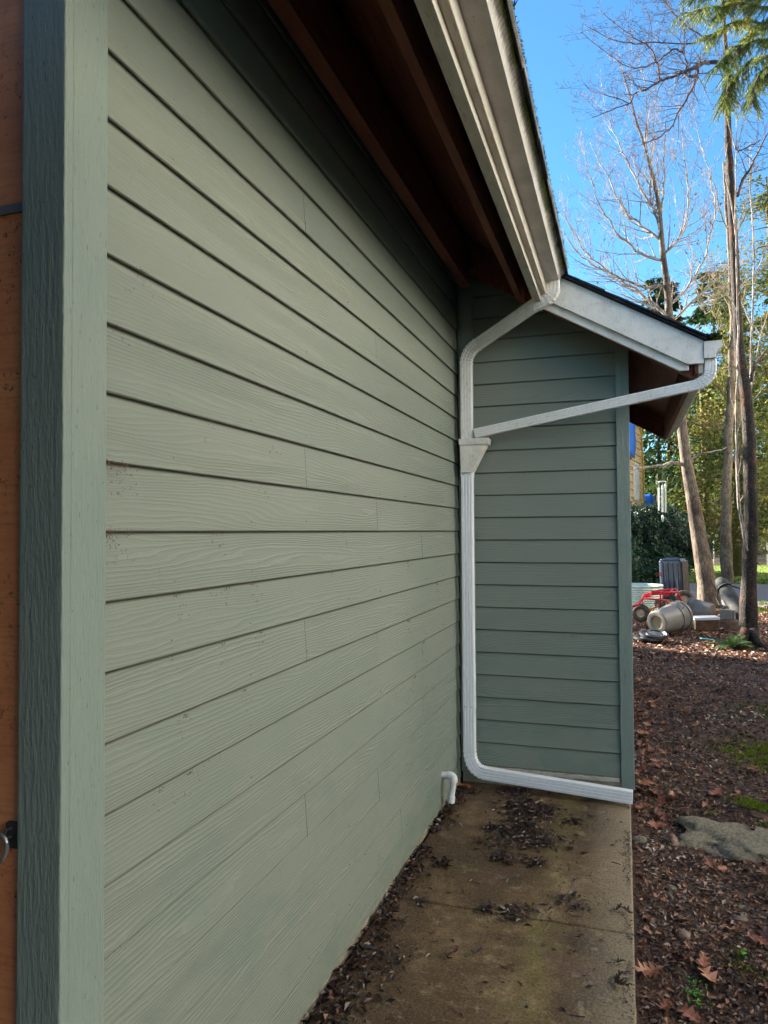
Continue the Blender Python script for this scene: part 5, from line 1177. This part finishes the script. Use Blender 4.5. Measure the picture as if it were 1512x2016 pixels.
# nursery tub lying down
c0 = at(1404, 1205, 14.2); ax = Vector((-.8, .42, .06)).normalized(); mt = axmat(c0-Vector((0, 0, .0)), ax)
NP = thing('plant_tub', 'grey black plastic plant tub lying on its side behind the bin', 'tub', (c0.x, c0.y, -.05))
b = MB(); b.lathe([(0, 0), (.135, 0), (.15, .012), (.152, .05), (.20, .36), (.215, .362), (.218, .40), (.205, .402), (.14, .04), (0, .035)], 36, mt); b.build('body', M['greyp'], NP, smooth='auto')
b = MB(); b.lathe([(0, -.003), (.128, -.003), (.13, -.001)], 28, mt); b.build('muddy_base', M['tanp'], NP)
b = MB(); b.lathe([(.2185, .365), (.226, .368), (.226, .392), (.219, .396)], 36, mt); b.build('rim', M['blackp'], NP, smooth='auto')
# low wooden box with white board on it
c = at(1390, 1228, 13.7)
XM = Matrix.Translation((c.x, 13.75, -.055)) @ Matrix.Rotation(R(8), 4, 'Z')
b = MB(); b.box(-.20, .19, -.14, .14, 0, .185, XM); tag(b.build('timber_block', M['woodb'], bevel=.02), 'squat wet brown timber block beside the bin mouth', 'timber')
b = MB(); b.box(-.215, .20, -.16, .15, .1865, .232, XM @ Matrix.Rotation(R(-1.5), 4, 'Y')); tag(b.build('white_board', M['wtrim'], bevel=.006), 'short white board laid on top of the brown timber block', 'board')
# stump with cinder block
c = at(1434, 1230, 14.0); S = random.Random(5)
b = MB(); b.lathe([(0, .14), (.15, .142), (.19, .12), (.21, .05), (.25, -.03)], 18, Matrix.Translation((c.x, 14.1, -.04)))
tag(b.build('stump', M['woodb'], smooth='auto'), 'low rotten stump under the cinder block', 'stump')
XM = Matrix.Translation((c.x, 14.1, .103)) @ Matrix.Rotation(R(-14), 4, 'Z')
CB = thing('cinder_block', 'grey cinder block perched on the stump left of the dark trunk', 'block', (c.x, 14.1, .103))
b = MB(); b.box(-.12, .12, -.09, .09, 0, .17, XM); b.build('block', M['block'], CB, bevel=.006)
b = MB(); b.tube([XM @ Vector(v) for v in ((-.07, 0, .171), (-.05, 0, .22), (.0, 0, .225), (.03, 0, .19))], .018, 7); b.build('clod', M['block'], CB, smooth=True)
# golf bag leaning on the leaning tree
GBG = thing('golf_bag', 'weathered grey golf bag propped against the leaning tree', 'bag', gnd(1458, 1215))
pA = at(1420, 1148, 15.6); pB = at(1462, 1214, 14.9); ax = (pB-pA).normalized()
sd = ax.cross(Vector((0, -1, 0))).normalized(); nn = ax.cross(sd)
def ell(t_, a, c_, off=0): 
    o_ = pA.lerp(pB, t_); return [o_+sd*(a*math.cos(g_))+nn*(c_*math.sin(g_)+off) for g_ in [6.283*i/20 for i in range(20)]]
def loft(b, rings):
    n = len(b.v); k = len(rings[0])
    for r_ in rings: b.v += [tuple(v) for v in r_]
    for i in range(len(rings)-1):
        for j in range(k): b.face((n+i*k+j, n+i*k+(j+1) % k, n+(i+1)*k+(j+1) % k, n+(i+1)*k+j))
    b.face([n+j for j in range(k-1, -1, -1)]); b.face([n+(len(rings)-1)*k+j for j in range(k)])
b = MB(); loft(b, [ell(t_, a, c_) for t_, a, c_ in ((.17, .10, .09), (.20, .125, .11), (.32, .14, .12), (.5, .13, .12), (.7, .13, .12), (.9, .125, .11), (1.0, .12, .10), (1.03, .09, .08))]); b.build('body', M['bag'], GBG, smooth=True)
b = MB(); loft(b, [ell(t_, a, c_) for t_, a, c_ in ((-.10, .05, .05), (-.085, .09, .09), (-.03, .12, .12), (.05, .13, .12), (.11, .125, .12), (.165, .10, .10))]); b.build('hood', M['bag'], GBG, smooth=True)
b = MB(); loft(b, [ell(t_, a, .03, .145) for t_, a in ((.34, .05), (.37, .085), (.60, .09), (.66, .06))]); b.build('pocket', M['bag'], GBG, smooth=True)
b = MB(); loft(b, [ell(t_, a, .025, .135) for t_, a in ((.70, .06), (.73, .09), (.90, .085), (.94, .05))]); b.build('pocket', M['bag'], GBG, smooth=True)
b = MB(); loft(b, [ell(.155, .14, .135), ell(.18, .145, .14)])
for (o1, o2) in ((-.12, -.13), (.12, .14)): b.tube([pA.lerp(pB, t_)+sd*(o1+(o2-o1)*t_)+nn*.115 for t_ in (.2, .4, .6, .8, .95)], .009, 6)
b.build('piping', M['bagd'], GBG)
b = MB(); b.tube([pA.lerp(pB, .2)+sd*-.15, pA.lerp(pB, .35)+sd*-.25, pA.lerp(pB, .55)+sd*-.24, pA.lerp(pB, .7)+sd*-.15], .014, 6); b.tube([pA.lerp(pB, .2)+sd*.15, pA.lerp(pB, .3)+sd*.22, pA.lerp(pB, .5)+sd*.24, pA.lerp(pB, .62)+sd*.15], .012, 6); b.build('strap', M['bagd'], GBG, smooth=True)
# fern at the dark trunk
fc = gnd(1440, 1272); fc.y = 11.75; FR = thing('fern', 'green sword fern spreading at the foot of the dark trunk', 'fern', (fc.x, fc.y, -.05)); b = MB(); st = MB(); q = random.Random(15)
for i in range(20):
    a = q.uniform(0, 6.28); L_ = q.uniform(.22, .42); up = q.uniform(.6, 1.9); d = Vector((math.cos(a)*1.1, math.sin(a)*.8, up)).normalized(); p = Vector((fc.x+q.gauss(0, .03), fc.y+q.gauss(0, .03), -.05)); pts = [p]
    for s_ in range(9): d = (d+Vector((0, 0, -.16))).normalized(); pts.append(pts[-1]+d*L_/9)
    st.tube(pts, .003, 3, False); r = q.random()
    for s_ in range(1, 9):
        sdv = d.cross(Vector((0, 0, 1))).normalized(); w_ = .075*math.sin(math.pi*(s_+1)/10.5)+.01
        for sg in (-1, 1):
            for hh in (0, .5):
                o_ = pts[s_].lerp(pts[min(s_+1, 9)], hh); tt = (pts[s_]-pts[s_-1]).normalized()
                b.quad(o_, o_+sdv*sg*w_*.5+tt*.016, o_+sdv*sg*w_+tt*.012+Vector((0, 0, -.006)), o_+sdv*sg*w_*.5-tt*.006, min(1, max(0, r*.7+q.gauss(.1, .12))))
b.build('fronds', M['fern'], FR); st.build('stalks', M['fern'], FR)
c = gnd(1395, 1262); b = MB(); b.box(-.12, .12, -.05, .05, 0, .012, Matrix.Translation((c.x, c.y, -.03)) @ Matrix.Rotation(.2, 4, 'Z') @ Matrix.Rotation(.12, 4, 'Y')); tag(b.build('plastic_scrap', M['teal'], bevel=.004), 'teal plastic scrap lying left of the fern', 'scrap')
# yellow green weeds about the wagon and the right edge
b = MB()
for (px, py, n, s) in ((1300, 1200, 160, .16), (1268, 1205, 90, .12), (1500, 1205, 240, .3), (1490, 1190, 160, .3), (1340, 1236, 60, .12), (1378, 1238, 40, .1)):
    c = gnd(px, py)
    for i in range(n):
        x = c.x+q.gauss(0, s); y = c.y+q.gauss(0, s*.8); a = q.uniform(0, 6.28); l_ = q.uniform(.04, .13)
        b.tri((x-.008, y, -.05), (x+.008, y, -.05), (x+math.cos(a)*l_*.6, y+math.sin(a)*l_*.6, -.05+l_), q.random())
kind(b.build('yard_weeds', M['blade']), 'stuff', 'yellow green grass tufts among the yard clutter', 'weeds')
# wind chimes under the leaning tree's left limb
cc = at(1304, 948, YA-.1); WC = thing('wind_chime', 'wind chime with three long metal tubes hanging from the leaning tree limb', 'wind chime', (cc.x, cc.y, cc.z))
b = MB(); b.lathe([(0, .012), (.06, .012), (.095, .0), (.095, -.012), (0, -.006)], 24, Matrix.Translation(cc)); b.build('top_disc', M['alum'], WC, smooth='auto')
b = MB(); top = at(1304, 919, YA-.05); b.tube([cc+Vector((0, 0, .01)), top], .004, 5); b.build('cord', M['bagd'], WC)
for (px, z0, z1) in ((1297, 960, 1005), (1304, 956, 1008), (1310, 952, 1009)):
    b = MB(); p0 = at(px, z0, YA-.1); p1 = at(px+.6, z1, YA-.1); b.tube([p0, p1], .019, 12); b.tube([p0, (cc.x+(p0.x-cc.x)*.9, cc.y, cc.z)], .002, 4); b.build('tube', M['alum'], WC, smooth='auto')
b = MB(); p0 = at(1305, 1012, YA-.1); b.tube([(p0.x, p0.y, cc.z-.01), p0], .002, 4); mt = Matrix.Translation(at(1305, 1021, YA-.1)) @ Matrix.Diagonal((.028, .006, .09, 1)); b.lathe([(0, -1), (.5, -.8), (.9, -.3), (1, 0), (.9, .3), (.5, .8), (0, 1)], 16, mt); b.build('sail', M['alum'], WC, smooth=True)
# shaded ivy and leaf litter stuff in the sunlit yard beyond
b = MB(); q = random.Random(71)
for i in range(15000):
    y = q.uniform(10.5, 18.2); x = q.uniform(-.3, .2*y+1.2); r = .35+.65*q.random(); L_ = q.uniform(.03, .09)
    flake(b, (x, y, gz(x, y)+q.uniform(.0, .02)), L_, L_*q.uniform(.3, .7), q.uniform(0, 6.28), q.gauss(0, .4), q.gauss(0, .5), r)
kind(b.build('yard_leaves', M['litter']), 'stuff', 'sunlit brown leaves carpeting the yard round the trees', 'fallen leaves')
